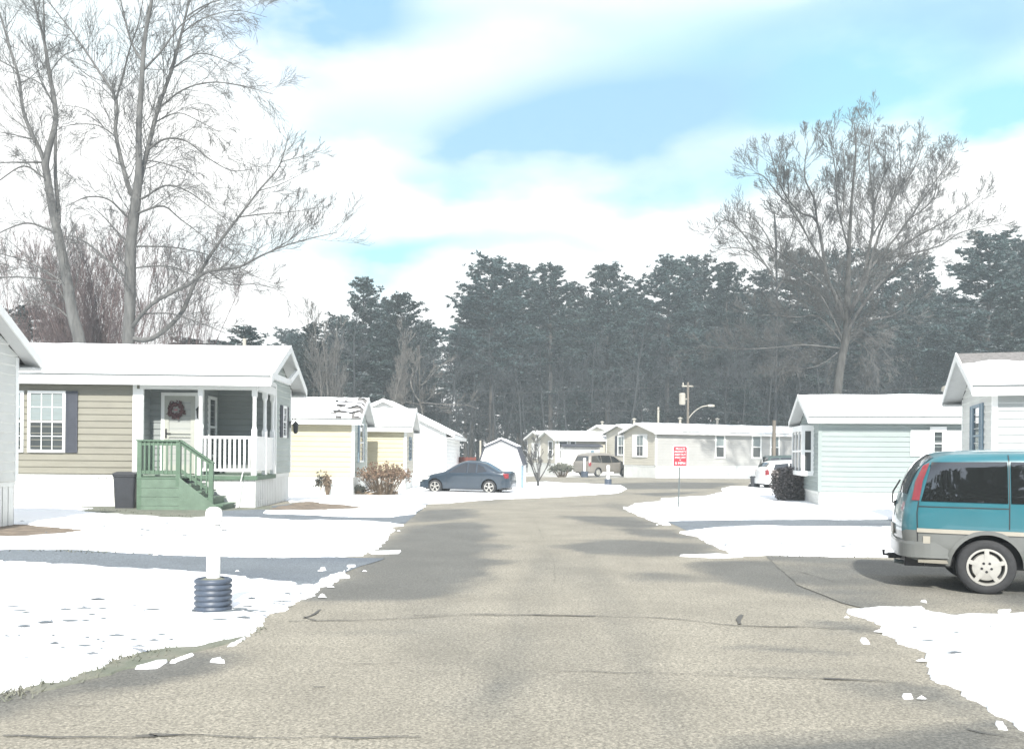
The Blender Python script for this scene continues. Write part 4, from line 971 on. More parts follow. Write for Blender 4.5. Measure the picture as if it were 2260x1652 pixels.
# teal van
van = Car([(.20, .40), (.15, .62), (.14, .85), (.19, 1.12), (.29, 1.42), (.43, 1.60), (.68, 1.695), (1.6, 1.725), (2.5, 1.70), (3.1, 1.58), (3.75, 1.25), (4.2, 1.03), (4.65, .90), (4.86, .68), (4.88, .45), (4.80, .30)], 4.88, .91, 1.10, .05, [(1.08, .40, .33), (3.95, .40, .33)], .33, rr=.13, nose=(1.2, .28), tail=(.8, .13), crown=.05)
vm = [M['teal'], M['vclad']]; 
def vfun(z, x=0): return 1 if z < .76 else 0
av = math.radians(-19); wp = G(2177, 1312); off = Matrix.Rotation(av, 3, 'Z') @ Vector((1.08, -.88, 0))
V1 = vehicle('parked_van', 'teal minivan with grey lower cladding cut off by the right edge of the photo', 'van', wp-off, av, van, vm, vfun,
    [[(.345, 1.125), (.47, 1.605), (1.30, 1.615), (1.30, 1.115)], [(1.335, 1.115), (1.335, 1.615), (2.30, 1.61), (2.36, 1.11)], [(2.42, 1.11), (2.36, 1.60), (2.70, 1.57), (3.42, 1.17), (3.45, 1.11)]],
    (1.14, 1.66), (1.10, 1.66), [[(.24, 1.13), (.285, 1.36), (.375, 1.56), (.45, 1.60), (.365, 1.37), (.325, 1.13)]], [[(4.50, .72), (4.45, .86), (4.66, .84), (4.74, .72)]],
    [(.11, False, .42, .615, .56, .03, M['vclad']), (4.94, True, .36, .62, .7, .04, M['vclad'])], .335, .215, zl=(.76,), style=1,
    seams=[[(1.317, 1.70), (1.317, .80)], [(.32, 1.055), (1.31, 1.05)], [(2.40, 1.68), (2.42, .45)], [(3.5, 1.15), (3.45, .5)], [(.31, .62), (.30, .98), (.32, 1.12)]])
c = van; m = MB(); c.side([(.30, .735), (.30, .785), (4.6, .75), (4.6, .70)], .014, m); m.build('side_moulding', M['stripe'], V1, smooth=True)
m = MB(); c.side([(.32, .355), (.32, .40), (.64, .40), (.66, .355)], .02, m); m.build('sill_strip', M['stripe'], V1); m = MB(); c.side([(1.50, .36), (1.50, .42), (3.52, .42), (3.52, .36)], .02, m); m.build('sill_strip', M['stripe'], V1)
m = MB(); c.side([(.37, .60), (.37, .69), (.45, .69), (.45, .60)], .012, m, sides=(-1,)); pl = m.build('fuel_flap', M['stripe'], V1)
for (ax, ar, az) in c.arches:
    for sg in (-1, 1):
        m = MB()
        for i in range(18):
            a0, a1 = math.pi*i/18, math.pi*(i+1)/18
            q = [(ax+math.cos(a)*r_, az+math.sin(a)*r_) for a, r_ in ((a0, ar), (a1, ar), (a1, ar+.05), (a0, ar+.05))]
            m.quad(*[(x, sg*(c.w(x, z)+.016), z) for x, z in q])
        m.build('wheel_arch_trim', M['vclad'], V1)
m = MB(); m.tube([(.25, -.45, .30), (.07, -.47, .33)], .028, 10); m.build('tailpipe', M['steel'], V1)
m = MB(); m.box(.03, .25, -.10, .10, .32, .38); m.tube([(.03, 0, .36), (-.03, 0, .36), (-.03, 0, .42)], .02, 8); m.build('tow_hitch', M['black'], V1)
m = MB(); m.tube([(.17, .1, 1.02), (.08, .12, 1.06), (.09, .13, 1.20), (.18, .14, 1.36)], .012, 6); m.lathe([(.001, 1.0), (.04, 1.01), (.04, 1.08), (.001, 1.09)], 8, (.14, .1, 0)); m.build('rear_wiper', M['black'], V1)
m = MB(); m.bar((.08, -.18, .72), (.08, .18, .72), .02, .14); m.build('number_plate', M['stripe'], V1)
for sg in (-1, 1):
    m = MB(); m.box(2.95, 3.12, min(sg*.92, sg*1.08), max(sg*.92, sg*1.08), 1.12, 1.27); m.build('wing_mirror', M['teal'], V1)
# blue sedan: nose to the left
sed = Car([(.12, .28), (.03, .42), (.02, .62), (.05, .88), (.16, .965), (.52, 1.0), (.85, 1.17), (1.25, 1.37), (1.75, 1.42), (2.15, 1.40), (2.55, 1.22), (3.0, .96), (3.5, .85), (3.92, .70), (4.14, .50), (4.14, .34), (4.06, .24)], 4.16, .84, .90, .30, [(.92, .36, .31), (3.40, .36, .31)], .22, rr=.10, nose=(.8, .22), tail=(.6, .16))
a = math.radians(180-13); wp = G(1079, 1090); off = Matrix.Rotation(a, 3, 'Z') @ Vector((.92, .80, 0))*.95
V2 = vehicle('parked_sedan', 'slate blue sedan parked in front of the barn roofed shed', 'car', wp-off, a, sed, [M['bluecar']], lambda z, x=0: 0,
    [[(1.02, .99), (1.18, 1.20), (1.42, 1.31), (1.46, 1.31), (1.46, .93)], [(1.52, .93), (1.52, 1.32), (1.86, 1.345), (1.88, .93)], [(1.94, .93), (1.93, 1.345), (2.12, 1.32), (2.50, 1.12), (2.78, .93)]],
    (1.03, 1.33), (1.0, 1.33), [[(.06, .70), (.06, .90), (.30, .92), (.22, .70)]], [[(3.72, .62), (3.62, .76), (3.86, .70), (4.02, .60)]],
    [(-.01, False, .30, .60, .4, .03, M['bluecar']), (4.18, True, .26, .52, .5, .03, M['bluecar'])], .305, .205, seams=[[(1.90, 1.36), (1.91, .35)], [(1.25, .92), (1.27, .6)], [(2.85, .93), (2.86, .4)]], rear_s=.88)
V2.scale = (.95, .95, .95)
# champagne minivan, seen from behind its right side
mv = Car([(.10, .34), (.02, .55), (.03, .95), (.12, 1.20), (.34, 1.68), (.60, 1.77), (1.6, 1.80), (2.7, 1.77), (3.3, 1.60), (4.1, 1.10), (4.7, .94), (5.0, .70), (5.04, .45), (4.95, .28)], 5.04, .96, 1.05, .22, [(1.05, .40, .33), (4.05, .40, .33)], .28, rr=.12, nose=(1.1, .25), tail=(.6, .10))
a = math.radians(41); wp = on_ground(1320, 71.5); off = Matrix.Rotation(a, 3, 'Z') @ Vector((1.05, -.9, 0))
V3 = vehicle('parked_minivan', 'champagne coloured minivan parked beside the cream gabled homes', 'minivan', wp-off, a, mv, [M['beigecar']], lambda z, x=0: 0,
    [[(.28, 1.12), (.44, 1.60), (1.40, 1.66), (1.40, 1.08)], [(1.45, 1.08), (1.45, 1.66), (2.5, 1.65), (2.55, 1.08)], [(2.62, 1.08), (2.58, 1.64), (3.0, 1.56), (3.65, 1.14)]],
    (1.15, 1.66), (1.1, 1.62), [[(.04, .82), (.06, 1.12), (.20, 1.14), (.26, .98), (.2, .82)]], [[(4.62, .70), (4.55, .86), (4.85, .78)]],
    [(-.03, False, .34, .66, .5, .04, M['beigecar']), (5.08, True, .28, .55, .6, .03, M['beigecar'])], .335, .225, seams=[[(2.58, 1.66), (2.6, .4)]], style=1)
m = MB(); 
for sg in (-1, 1): m.tube([(.8, sg*.66, 1.80), (.9, sg*.66, 1.86), (2.6, sg*.66, 1.86), (2.7, sg*.66, 1.80)], .02, 6)
m.build('roof_rack', M['stripe'], V3)
# white hatchback and the dark wagon behind it
hb = Car([(.10, .30), (.03, .45), (.03, .85), (.12, 1.05), (.36, 1.33), (.60, 1.41), (1.5, 1.46), (2.1, 1.43), (2.6, 1.24), (3.1, .98), (3.6, .86), (3.95, .66), (4.02, .45), (3.95, .26)], 4.02, .83, .92, .28, [(.78, .35, .30), (3.25, .35, .30)], .23, rr=.11, nose=(.8, .2), tail=(.5, .14))
a = math.radians(6); wp = on_ground(1722, 46.0); off = Matrix.Rotation(a, 3, 'Z') @ Vector((.78, -.8, 0))
V4 = vehicle('parked_hatchback', 'white hatchback partly hidden by the dark bush beside the mint house', 'car', wp-off, a, hb, [M['whitecar']], lambda z, x=0: 0,
    [[(.42, 1.02), (.55, 1.28), (1.25, 1.34), (1.25, .98)], [(1.31, .98), (1.31, 1.34), (1.95, 1.33), (2.7, .98)]], (1.08, 1.36), (1.0, 1.36), [[(.04, .72), (.05, .98), (.18, 1.02), (.22, .74)]], [[(3.6, .62), (3.5, .78), (3.82, .70)]],
    [(-.02, False, .28, .56, .45, .03, M['whitecar']), (4.05, True, .26, .5, .5, .03, M['whitecar'])], .30, .205, seams=[[(1.28, 1.36), (1.3, .4)]])
a = math.radians(4); 
suvc = Car([(.10, .34), (.02, .55), (.03, 1.0), (.10, 1.22), (.25, 1.62), (.45, 1.68), (1.6, 1.72), (2.3, 1.69), (2.9, 1.25), (3.3, 1.10), (4.1, 1.0), (4.35, .75), (4.38, .5), (4.30, .3)], 4.38, .88, 1.05, .20, [(.9, .38, .34), (3.5, .38, .34)], .30, rr=.10, nose=(.8, .18), tail=(.5, .10))
wp = on_ground(1707, 55.0)
V5 = vehicle('parked_wagon', 'dark green wagon of which only the roof and windows show above the white hatchback', 'car', wp-Vector((.5, -.8, 0)), a, suvc, [mat('dark_green_paint', (.05, .08, .075), .35, .05, 2, coat=.5)], lambda z, x=0: 0,
    [[(.22, 1.14), (.32, 1.58), (.85, 1.62), (.85, 1.10)], [(.92, 1.10), (.92, 1.62), (1.75, 1.63), (1.75, 1.10)], [(1.82, 1.10), (1.82, 1.62), (2.2, 1.60), (2.85, 1.14)]], (1.2, 1.62), (1.15, 1.62), [[(.04, .8), (.05, 1.1), (.14, 1.1), (.16, .8)]], [[(4.1, .7), (4.0, .9), (4.25, .82)]],
    [(-.03, False, .36, .62, .4, .04, M['black']), (4.42, True, .34, .6, .4, .04, M['black'])], .34, .22)
# ---------------------------------------------------------------- small things
def marker(px, py, h, r, pr, ph, label, cap=True):
    g_ = G(px, py); e = empty('marker_post', g_, R.uniform(0, 3), label=label, cat='post', group='white posts standing in dark pipe collars')
    m = MB(); prof = [(pr+.03, -.03)]
    n = 7
    for i in range(n):
        z0 = ph*i/n; d = ph/n
        prof += [(pr*.90, z0+d*.05), (pr*.985, z0+d*.25), (pr, z0+d*.5), (pr*.985, z0+d*.75), (pr*.90, z0+d*.95)]
    prof += [(pr*.86, ph), (pr*.80, ph-.03)]
    m.lathe(prof, 36); b_ = m.build('pipe_collar', M['pipe'], e, smooth=True)
    m = MB(); m.lathe([(pr*.84, ph-.03), (r, ph+.005)], 24); m.build('fill', M['drygrass'], b_)
    m = MB(); m.lathe([(r, ph-.02), (r*.97, h-.16)], 28); pp = m.build('post', M['pvc'], e, smooth=True)
    m = MB(); m.lathe([(r*1.17, h-.17), (r*1.20, h-.06), (r*1.05, h-.025), (r*.6, h-.004), (.001, h)], 28); m.build('cap', M['pvc'], pp, smooth=True)
    return e
marker(470, 1359, 1.10, .068, .185, .385, 'large white capped post in a black ribbed pipe on the near left lawn')
e = marker(1342, 1071, 1.12, .085, .2, .36, 'small far white post with a short crossbar before the long taupe home')
m = MB(); m.box(-.30, .30, -.04, .04, .62, .74); m.build('crossbar', M['pvc'], e)
e.rotation_euler = (0, 0, 0)
marker(1290, 1051, 1.45, .10, .30, .42, 'far white post with a dark collar in front of the champagne minivan')
# red sign
g_ = G(1497, 1123); s = empty('speed_sign', g_, math.radians(-2), label='small red and white speed notice on a thin metal post beside the road', cat='sign')
k = 2000/g_.y; H_ = 140/k; w_ = .46; h_ = .66
m = MB(); m.bar((0, .012, -.05), (.045, .012, H_-.1), .035, .035, up=Vector((0, 1, 0))); m.bar((-.06, .012, .01), (.06, .012, .01), .05, .03); m.build('post', M['steel'], s)
def rrect(w, h, r, y, cx, z0, n=5):
    P = []
    for (sx, sz, a0) in ((1, 1, 0), (-1, 1, 90), (-1, -1, 180), (1, -1, 270)):
        for i in range(n+1):
            a = math.radians(a0+90*i/n); P.append((cx+sx*(w/2-r)+math.cos(a)*r, y, z0+h/2+sz*(h/2-r)+math.sin(a)*r))
    return P
zb = H_-h_; A = rrect(w_, h_, .05, -.012, .045, zb); B = [(x, -.006, z) for x, y, z in A]
m = MB(); m.poly(A[::-1]); m.poly(B)
for i in range(len(A)): m.quad(A[i], A[(i+1) % len(A)], B[(i+1) % len(A)], B[i])
pn = m.build('panel', M['pvc'], s)
m = MB(); m.poly(rrect(w_-.05, h_-.05, .035, -.0145, .045, zb+.025)[::-1]); m.build('red_field', M['signred'], pn)
for i, (txt, sz) in enumerate([("PRIVATE", .066), ("PROPERTY", .066), ("KEEP OUT", .066), ("SPEED LIMIT", .056), ("IS", .05), ("5 MPH", .10)]):
    tcv = bpy.data.curves.new('lettering', 'FONT'); tcv.body = txt; tcv.size = sz*1.15; tcv.align_x = 'CENTER'; tcv.offset = .0; tcv.extrude = .0004; tcv.materials.append(M['pvc'])
    o = bpy.data.objects.new('lettering', tcv); C.objects.link(o); bpy.context.view_layer.update(); tm_ = bpy.data.meshes.new_from_object(o.evaluated_get(bpy.context.evaluated_depsgraph_get())); bpy.data.objects.remove(o)
    o = bpy.data.objects.new('lettering', tm_); C.objects.link(o); o.parent = pn; o.rotation_euler = (math.pi/2, 0, 0)
    o.location = (.045, -.0165, zb+h_-.04-[.085, .175, .265, .35, .425, .545][i])
# bin near the hatchback
g_ = G(1667, 1077); bin_('trash_bin', g_+Vector((0, 0, .02)), 0, .46, .5, .62, M['bin'], 'small dark bin on the snow left of the white hatchback')
# utility pole with lamp
b_ = at(1517, 1003, 84); b_.z = 0; Hp = (1003+3-843)/2000*84+1.65
e = empty('utility_pole', b_, 0, label='wooden utility pole with a transformer and a curved street lamp arm', cat='utility pole')
m = MB(); m.tube([(0, 0, -.3), (0.02, 0, Hp*.5), (0, 0, Hp)], [.13, .115, .10], 12); m.build('pole', M['wood'], e)
m = MB(); m.lathe([(.001, 0), (.28, .02), (.30, .1), (.30, 1.0), (.24, 1.1), (.001, 1.12)], 16, (-.52, 0, Hp-2.1)); m.box(-.3, 0, -.04, .04, Hp-1.6, Hp-1.5); m.build('transformer', M['stripe'], e)
m = MB(); m.tube(smoothline([(.1, -.05, Hp-3.3), (.6, -.1, Hp-2.7), (1.3, -.2, Hp-2.25), (2.0, -.3, Hp-2.15)], 5), .05, 8); la = m.build('lamp_arm', M['stripe'], e)
m = MB(); m.lathe([(.001, -.35), (.10, -.3), (.13, 0), (.08, .3), (.001, .36)], 12, (0, 0, 0)); o = m.build('lamp_head', M['stripe'], la); o.location = (2.1, -.32, Hp-2.17); o.rotation_euler = (0, math.pi/2, 0)
m = MB(); m.bar((-.55, 0, Hp-.35), (.5, 0, Hp-.35), .1, .12); m.lathe([(.05, Hp-.3), (.09, Hp-.2), (.05, Hp-.05), (.001, Hp)], 8, (-.45, 0, 0)); m.build('crossarm', M['stripe'], e)
b2 = at(1708, 1003, 58); b2.z = 0
m = MB(); m.tube([(0, 0, -.3), (0, 0, (1008-927)/2000*58+1.65)], [.13, .11], 12); o = m.build('wooden_pole', M['wood'], loc=b2); tag(o, 'bare pale wooden pole rising behind the white hatchback', 'pole')
for px, Y, top, r, lab in ((1452, 88, 895, .10, 'thin pale vent pole above the long taupe roof, left of the utility pole'), (1060, 57, 972, .06, 'thin post above the red fence left of the shed')):
    b2 = at(px, 1003, Y); b2.z = 0; m = MB(); m.tube([(0, 0, -.2), (0, 0, (1003-top)/2000*Y+1.65)], r, 8); tag(m.build('thin_pole', M['stripe'], loc=b2), lab, 'pole')
# wires
def wire(a, b, sag, label):
    m = MB(); P = [a.lerp(b, i/16)+Vector((0, 0, -sag*4*(i/16)*(1-i/16))) for i in range(17)]; m.tube(P, .018, 4); tag(m.build('power_line', M['wire']), label, 'power line')
tp = Vector((b_.x, b_.y, Hp-.3)); mp_ = Vector((b_.x, b_.y, Hp-2.5))
wire(tp, at(2700, 800, 78), 1.2, 'upper overhead cable running right from the utility pole'); wire(tp, at(-100, 820, 95), 1.5, 'upper overhead cable running left from the utility pole')
wire(mp_, at(-100, 860, 95), 1.0, 'lower overhead cable running left across the dark pines'); wire(mp_+Vector((0, 0, .3)), at(2300, 905, 70), 1.1, 'lower overhead cable running right from the utility pole')
# red fence
a0 = at(985, 1003, 60); a1 = at(1052, 1003, 57); 
e = empty('wooden_fence', (a0.x, a0.y, 0), math.atan2(a1.y-a0.y, a1.x-a0.x), label='low red stained wooden fence between the white house and the shed', cat='fence'); L_ = (a1-a0).length
m = MB()
for i in range(int(L_/.15)): m.box(i*.15+.004, i*.15+.14, -.012, .012, .02, 1.45+.02*(i % 3))
m.build('boards', M['redwood'], e); m = MB()
for z in (.35, 1.1): m.box(0, L_, .012, .06, z, z+.09)
m.build('rails', M['redwood'], e)
# trellis obelisk and log pile by the yellow house
g_ = G(745, 1094); e = empty('garden_obelisk', g_, 0, label='rusty domed wire plant cage with a finial by the yellow house', cat='plant cage')
k = 2000/g_.y; m = MB(); rr_ = 12/k
for i in range(8):
    a = i*math.pi/4; P = [(math.cos(a)*rr_, math.sin(a)*rr_, -.05), (math.cos(a)*rr_, math.sin(a)*rr_, 36/k), (math.cos(a)*rr_*.8, math.sin(a)*rr_*.8, 43/k), (0, 0, 49/k)]; m.tube(smoothline(P, 3), .009, 4)
for z in (10, 22, 36): m.tube([(math.cos(j*.5236)*rr_, math.sin(j*.5236)*rr_, z/k) for j in range(13)], .008, 4, cap=False)
m.build('cage', M['rust'], e)
m = MB(); m.lathe([(.01, 48/k), (.03, 50/k), (.012, 54/k), (.05, 57/k), (.03, 61/k), (.001, 63/k)], 8); m.build('finial', M['bin'], e)
g_ = G(826, 1094); 
logs = [((-.7, 0, .08), (.25, .1, .42), .075), ((-.5, -.2, .08), (.45, -.1, .30), .065), ((.25, -.15, .07), (.9, .1, .12), .08), ((.1, -.3, .06), (.7, -.25, .08), .06), ((-.2, -.35, .07), (.3, -.3, .2), .05)]
for i, (a, b, r) in enumerate(logs):
    m = MB(); m.tube([a, tuple((a[j]+b[j])/2+.02 for j in range(3)), b], [r, r*.95, r*.9], 9); o = m.build('firewood_log', M['log'], loc=g_)
    tag(o, 'cut log lying at the foot of the dried hydrangea bush', 'log', 'logs at the foot of the bush')
    m = MB(); d = [(a[j], a[j]*.5+b[j]*.5, b[j]) for j in range(3)]; P = [Vector((d[0][q], d[1][q], d[2][q]+r*.75)) for q in range(3)]; m.tube(P, [r*.2, r*.75, r*.3], 6); m.build('snow_cover', M['snow'], o, smooth=True)
# ---------------------------------------------------------------- vegetation
def rotv(d, ang, rnd):
    ax_ = d.cross(Vector((rnd.gauss(0, 1), rnd.gauss(0, 1), rnd.gauss(0, 1))))
    if ax_.length < 1e-4: ax_ = d.orthogonal()
    return Matrix.Rotation(ang, 3, ax_.normalized()) @ d
def grow(mb, p, d, L, r, lev, rnd, droop=0., up=0.15, wig=.18, nchild=6, ang=(25, 50), shrink=.55, sides=None, rmin=.006, segs=None, m=0, first=.25):
    segs = segs or max(3, int(4+lev)); pts = [p.copy()]; rad = [r]; q = p.copy(); dd = d.copy(); sl_ = L/segs
    for i in range(segs):
        t = (i+1)/segs
        dd = (dd+Vector((rnd.gauss(0, wig), rnd.gauss(0, wig), rnd.gauss(0, wig)*.7))*.6+Vector((0, 0, up*(.4 if t < .5 else 1)-droop*t*1.6))).normalized()
        q = q+dd*sl_; pts.append(q.copy()); rad.append(max(rmin, r*(1-t*.78)))
    mb.tube(pts, rad, sides or (3 if r < .03 else 5), m, cap=False)
    if lev > 0:
        for i in range(nchild):
            t = first+(1-first)*(i+rnd.random())/nchild; k = min(segs-1, int(t*segs)); f_ = t*segs-k; b = pts[k].lerp(pts[k+1], f_); dr = (pts[k+1]-pts[k]).normalized()
            nd = rotv(dr, math.radians(rnd.uniform(*ang)), rnd); rr = max(rmin, rad[k]*(.45+.15*rnd.random()))
            grow(mb, b, nd, L*shrink*(1.15-.55*t)*rnd.uniform(.7, 1.2), rr, lev-1, rnd, droop, up, wig, max(2, int(nchild*.75)), ang, shrink, None, rmin, None, m, first)
def traced(name, label, limbs, Y0, conv, wscale, bark, seed, twl=1.0, dens=.75, groups=None, base_z=0, droopf=None, cat='tree', group=None, lev=2, rmin=.009, rot_trunk=1, trunk_m=None):
    """limbs: (points in picture units with width, droop, twig factor); every limb gets its own spread in depth"""
    rnd = random.Random(seed); e = None
    tr = MB(); cr = MB(); base = None
    known = []
    for li, (pts, droop, tf) in enumerate(limbs):
        P = []; Ys = Y0
        if li >= rot_trunk and known:
            x, y, w = pts[0]; px, py = conv(x, y); nb = min(known, key=lambda q: (q[0]-px)**2+(q[1]-py-4)**2); Ys = nb[2]
            if math.hypot(nb[0]-px, nb[1]-py) > 3: pts = [(None, (nb[0], nb[1]+3), w)]+list(pts)
        cur = []; slope = 0 if li < rot_trunk else rnd.uniform(-.55, .55); acc = 0; prev = None; startY = None
        for (x, y, w) in pts:
            px, py = conv(x, y) if x is not None else y
            if prev is not None: acc += math.dist(prev, (px, py))/F*Y0
            prev = (px, py)
            Y = Ys+slope*acc
            cur.append((px, py, Y))
            v_ = at(px, py, Y); P.append((v_.x, v_.y, v_.z, max(rmin, w*wscale/2/F*Y0)))
        for i_ in range(len(cur)-1):
            for j_ in range(8): known.append(tuple(cur[i_][q]+(cur[i_+1][q]-cur[i_][q])*j_/8 for q in range(3)))
        if li < rot_trunk and base is None:
            base = Vector((P[0][0], P[0][1], 0)); P.insert(0, (P[0][0], P[0][1], -.3, P[0][3]*1.35))
        Q = smoothline(P, 4); V = [Vector(q[:3])-base for q in Q]; rad = [max(rmin, q[3]) for q in Q]
        (tr if li < rot_trunk else cr).tube(V, rad, 9 if rad[0] > .12 else 6, 0)
        tot = sum((V[i+1]-V[i]).length for i in range(len(V)-1)); acc = 0
        start = .35 if li < rot_trunk else .08
        nxt = tot*start
        for i in range(len(V)-1):
            seg = (V[i+1]-V[i]); l = seg.length
            while nxt < acc+l:
                t = nxt/tot; b = V[i]+seg*((nxt-acc)/l); dr = seg.normalized()
                nd = rotv(dr, math.radians(rnd.uniform(28, 62)), rnd); 
                if rnd.random() < .5: nd.z = abs(nd.z)
                Lb = (.26*min(tot, 8)*(1.1-.55*t)+.75)*rnd.uniform(.6, 1.25)*tf*twl
                grow(cr, b, nd.normalized(), Lb, max(rmin*1.2, min(rad[i]*.40, .0085*Lb+.004)), lev, rnd, droop, .04 if droop else .12, .13, 6, (18, 42), .62, rmin=rmin)
                nxt += rnd.uniform(.6, 1.4)*dens/max(.3, tf)
            acc += l
    e = empty(name, base, 0, label=label, cat=cat, group=group)
    tr.build('trunk', trunk_m or bark, e, smooth=True); cr.build('crown', bark, e, smooth=True)
    return e
cv6 = lambda x, y: (x*.4789, y*.4789)
def W_(pts, w0, w1):
    n = len(pts); return [(p[0], p[1], w0+(w1-w0)*i/(n-1)) for i, p in enumerate(pts)]
T2 = [
 ([(590, 1640, 62), (600, 1400, 58), (602, 1150, 56), (618, 1000, 54), (632, 880, 48), (640, 780, 36), (640, 600, 31), (652, 400, 26), (665, 200, 22), (690, 50, 18), (725, -140, 12), (740, -300, 6)], 0, .9),
 (W_([(640, 860), (682, 680), (732, 490), (792, 320), (832, 170), (872, 0), (905, -170), (930, -320)], 27, 5), 0, .95),
 (W_([(602, 885), (562, 750), (532, 600), (535, 460), (450, 320), (370, 200), (285, 85), (200, -20)], 24, 5), 0, .95),
 (W_([(535, 460), (568, 340), (600, 220), (640, 100), (665, -40)], 12, 4), 0, .8),
 (W_([(640, 260), (600, 180), (560, 20), (530, -160)], 15, 4), 0, .9),
 (W_([(655, 330), (740, 240), (830, 120), (950, 30), (1060, -60)], 12, 3), .03, .9),
 (W_([(600, 1520), (700, 1400), (870, 1310), (960, 1250), (1100, 1230), (1200, 1180), (1350, 1120), (1555, 1070)], 24, 3), 0, .9),
 (W_([(700, 1560), (830, 1450), (900, 1300), (980, 1160), (1100, 1000), (1200, 870), (1290, 760), (1330, 610)], 26, 3), 0, .8),
 (W_([(960, 1250), (1060, 1310), (1190, 1310), (1330, 1350)], 8, 2), .05, .8),
 (W_([(1100, 1000), (1220, 985), (1350, 975), (1530, 945)], 8, 2), .0, .7),
 (W_([(1190, 880), (1290, 850), (1410, 790)], 6, 2), .0, .8), (W_([(1300, 745), (1390, 720), (1480, 685)], 5, 2), .0, .7), (W_([(1200, 1180), (1330, 1110), (1430, 1010)], 6, 2), .0, .8),
 (W_([(684, 690), (762, 640), (862, 652), (962, 730), (1065, 785), (1160, 780)], 13, 3), .12, 1),
 (W_([(665, 910), (762, 855), (862, 880), (962, 950), (1045, 1015)], 12, 3), .12, 1),
 (W_([(655, 975), (752, 950), (832, 1010), (932, 1085), (1005, 1155)], 12, 3), .12, 1),
 (W_([(742, 490), (842, 415), (962, 380), (1102, 392), (1260, 435)], 12, 3), .08, 1),
 (W_([(790, 320), (900, 250), (1000, 262), (1125, 325)], 9, 3), .10, 1),
 (W_([(842, 150), (932, 88), (1082, 48), (1230, 80)], 9, 2), .08, 1), (W_([(870, 70), (980, 10), (1120, -10), (1260, 10)], 8, 2), .06, 1),
 (W_([(640, 1135), (802, 1140), (952, 1172), (1060, 1220)], 9, 3), .08, 1),
 (W_([(640, 1232), (782, 1228), (902, 1275), (1010, 1330)], 9, 3), .08, 1),
 (W_([(640, 1450), (782, 1444), (902, 1480), (1040, 1535)], 9, 3), .06, .8),
 (W_([(582, 995), (502, 920), (402, 908), (300, 955)], 12, 3), .10, 1),
 (W_([(562, 1090), (470, 990), (420, 950)], 9, 3), .06, .9),
 (W_([(552, 1255), (440, 1150), (352, 1092), (290, 1092)], 14, 3), .05, .9),
 (W_([(527, 625), (452, 578), (352, 573), (270, 590)], 9, 3), .06, .9),
 (W_([(480, 590), (400, 505), (285, 485)], 8, 2), .03, .9),
 (W_([(455, 325), (380, 280), (300, 270)], 7, 2), .0, .9),
 (W_([(535, 470), (470, 400), (380, 330)], 7, 2), .0, .8),
 (W_([(722, 560), (820, 520), (920, 560), (1010, 610)], 8, 2), .10, .9),
 (W_([(682, 740), (780, 760), (880, 800), (960, 870)], 7, 2), .10, .9),
]
traced('bare_tree', 'tall bare tree with the thick main trunk and a low branch reaching right', T2, 44, cv6, .42, M['bark'], 5, .95, .33, rmin=.007)
T1 = [
 ([(372, 1640, 64), (335, 1450, 58), (302, 1250, 52), (268, 1080, 46), (240, 950, 42), (216, 800, 38), (212, 735, 36), (255, 570, 26), (252, 470, 24), (226, 330, 20), (206, 200, 16), (178, 90, 12), (150, -20, 9), (120, -180, 5)], 0, .9),
 (W_([(205, 745), (188, 700), (140, 600), (105, 500), (85, 350), (45, 220), (8, 90), (-30, -30), (-60, -160)], 26, 5), 0, .95),
 (W_([(206, 200), (202, 60), (200, -60), (215, -200)], 11, 4), 0, .8),
 (W_([(272, 1010), (256, 820), (256, 640), (262, 500)], 22, 12), 0, .3),
 (W_([(192, 748), (100, 748), (0, 752), (-90, 790)], 12, 3), .03, .9),
 (W_([(197, 815), (110, 765), (0, 830), (-70, 890)], 11, 3), .06, .9),
 (W_([(242, 1065), (130, 1028), (20, 1062), (-80, 1120)], 12, 3), .08, 1), (W_([(292, 1305), (150, 1280), (0, 1278), (-100, 1300)], 12, 3), .05, .9),
 (W_([(275, 1290), (140, 1212), (0, 1168), (-90, 1150)], 11, 3), .04, .9), (W_([(240, 470), (192, 390), (105, 348), (30, 330)], 9, 3), .0, .9),
 (W_([(162, 645), (60, 620), (-20, 605)], 9, 3), .03, .9), (W_([(75, 320), (20, 290), (-60, 250)], 8, 3), .0, .9), (W_([(228, 340), (290, 260), (380, 220)], 7, 2), .0, .9),
 (W_([(300, 1380), (250, 1290), (180, 1240)], 8, 2), .03, .8), (W_([(330, 1480), (250, 1410), (130, 1400)], 9, 2), .03, .8),
]
traced('bare_tree', 'leaning bare tree forked high up at the left edge of the photo', T1, 47, cv6, .42, M['bark'], 8, 1.05, .35, rmin=.007)
cv7 = lambda x, y: (1431+.4332*x, 188+.4332*y)
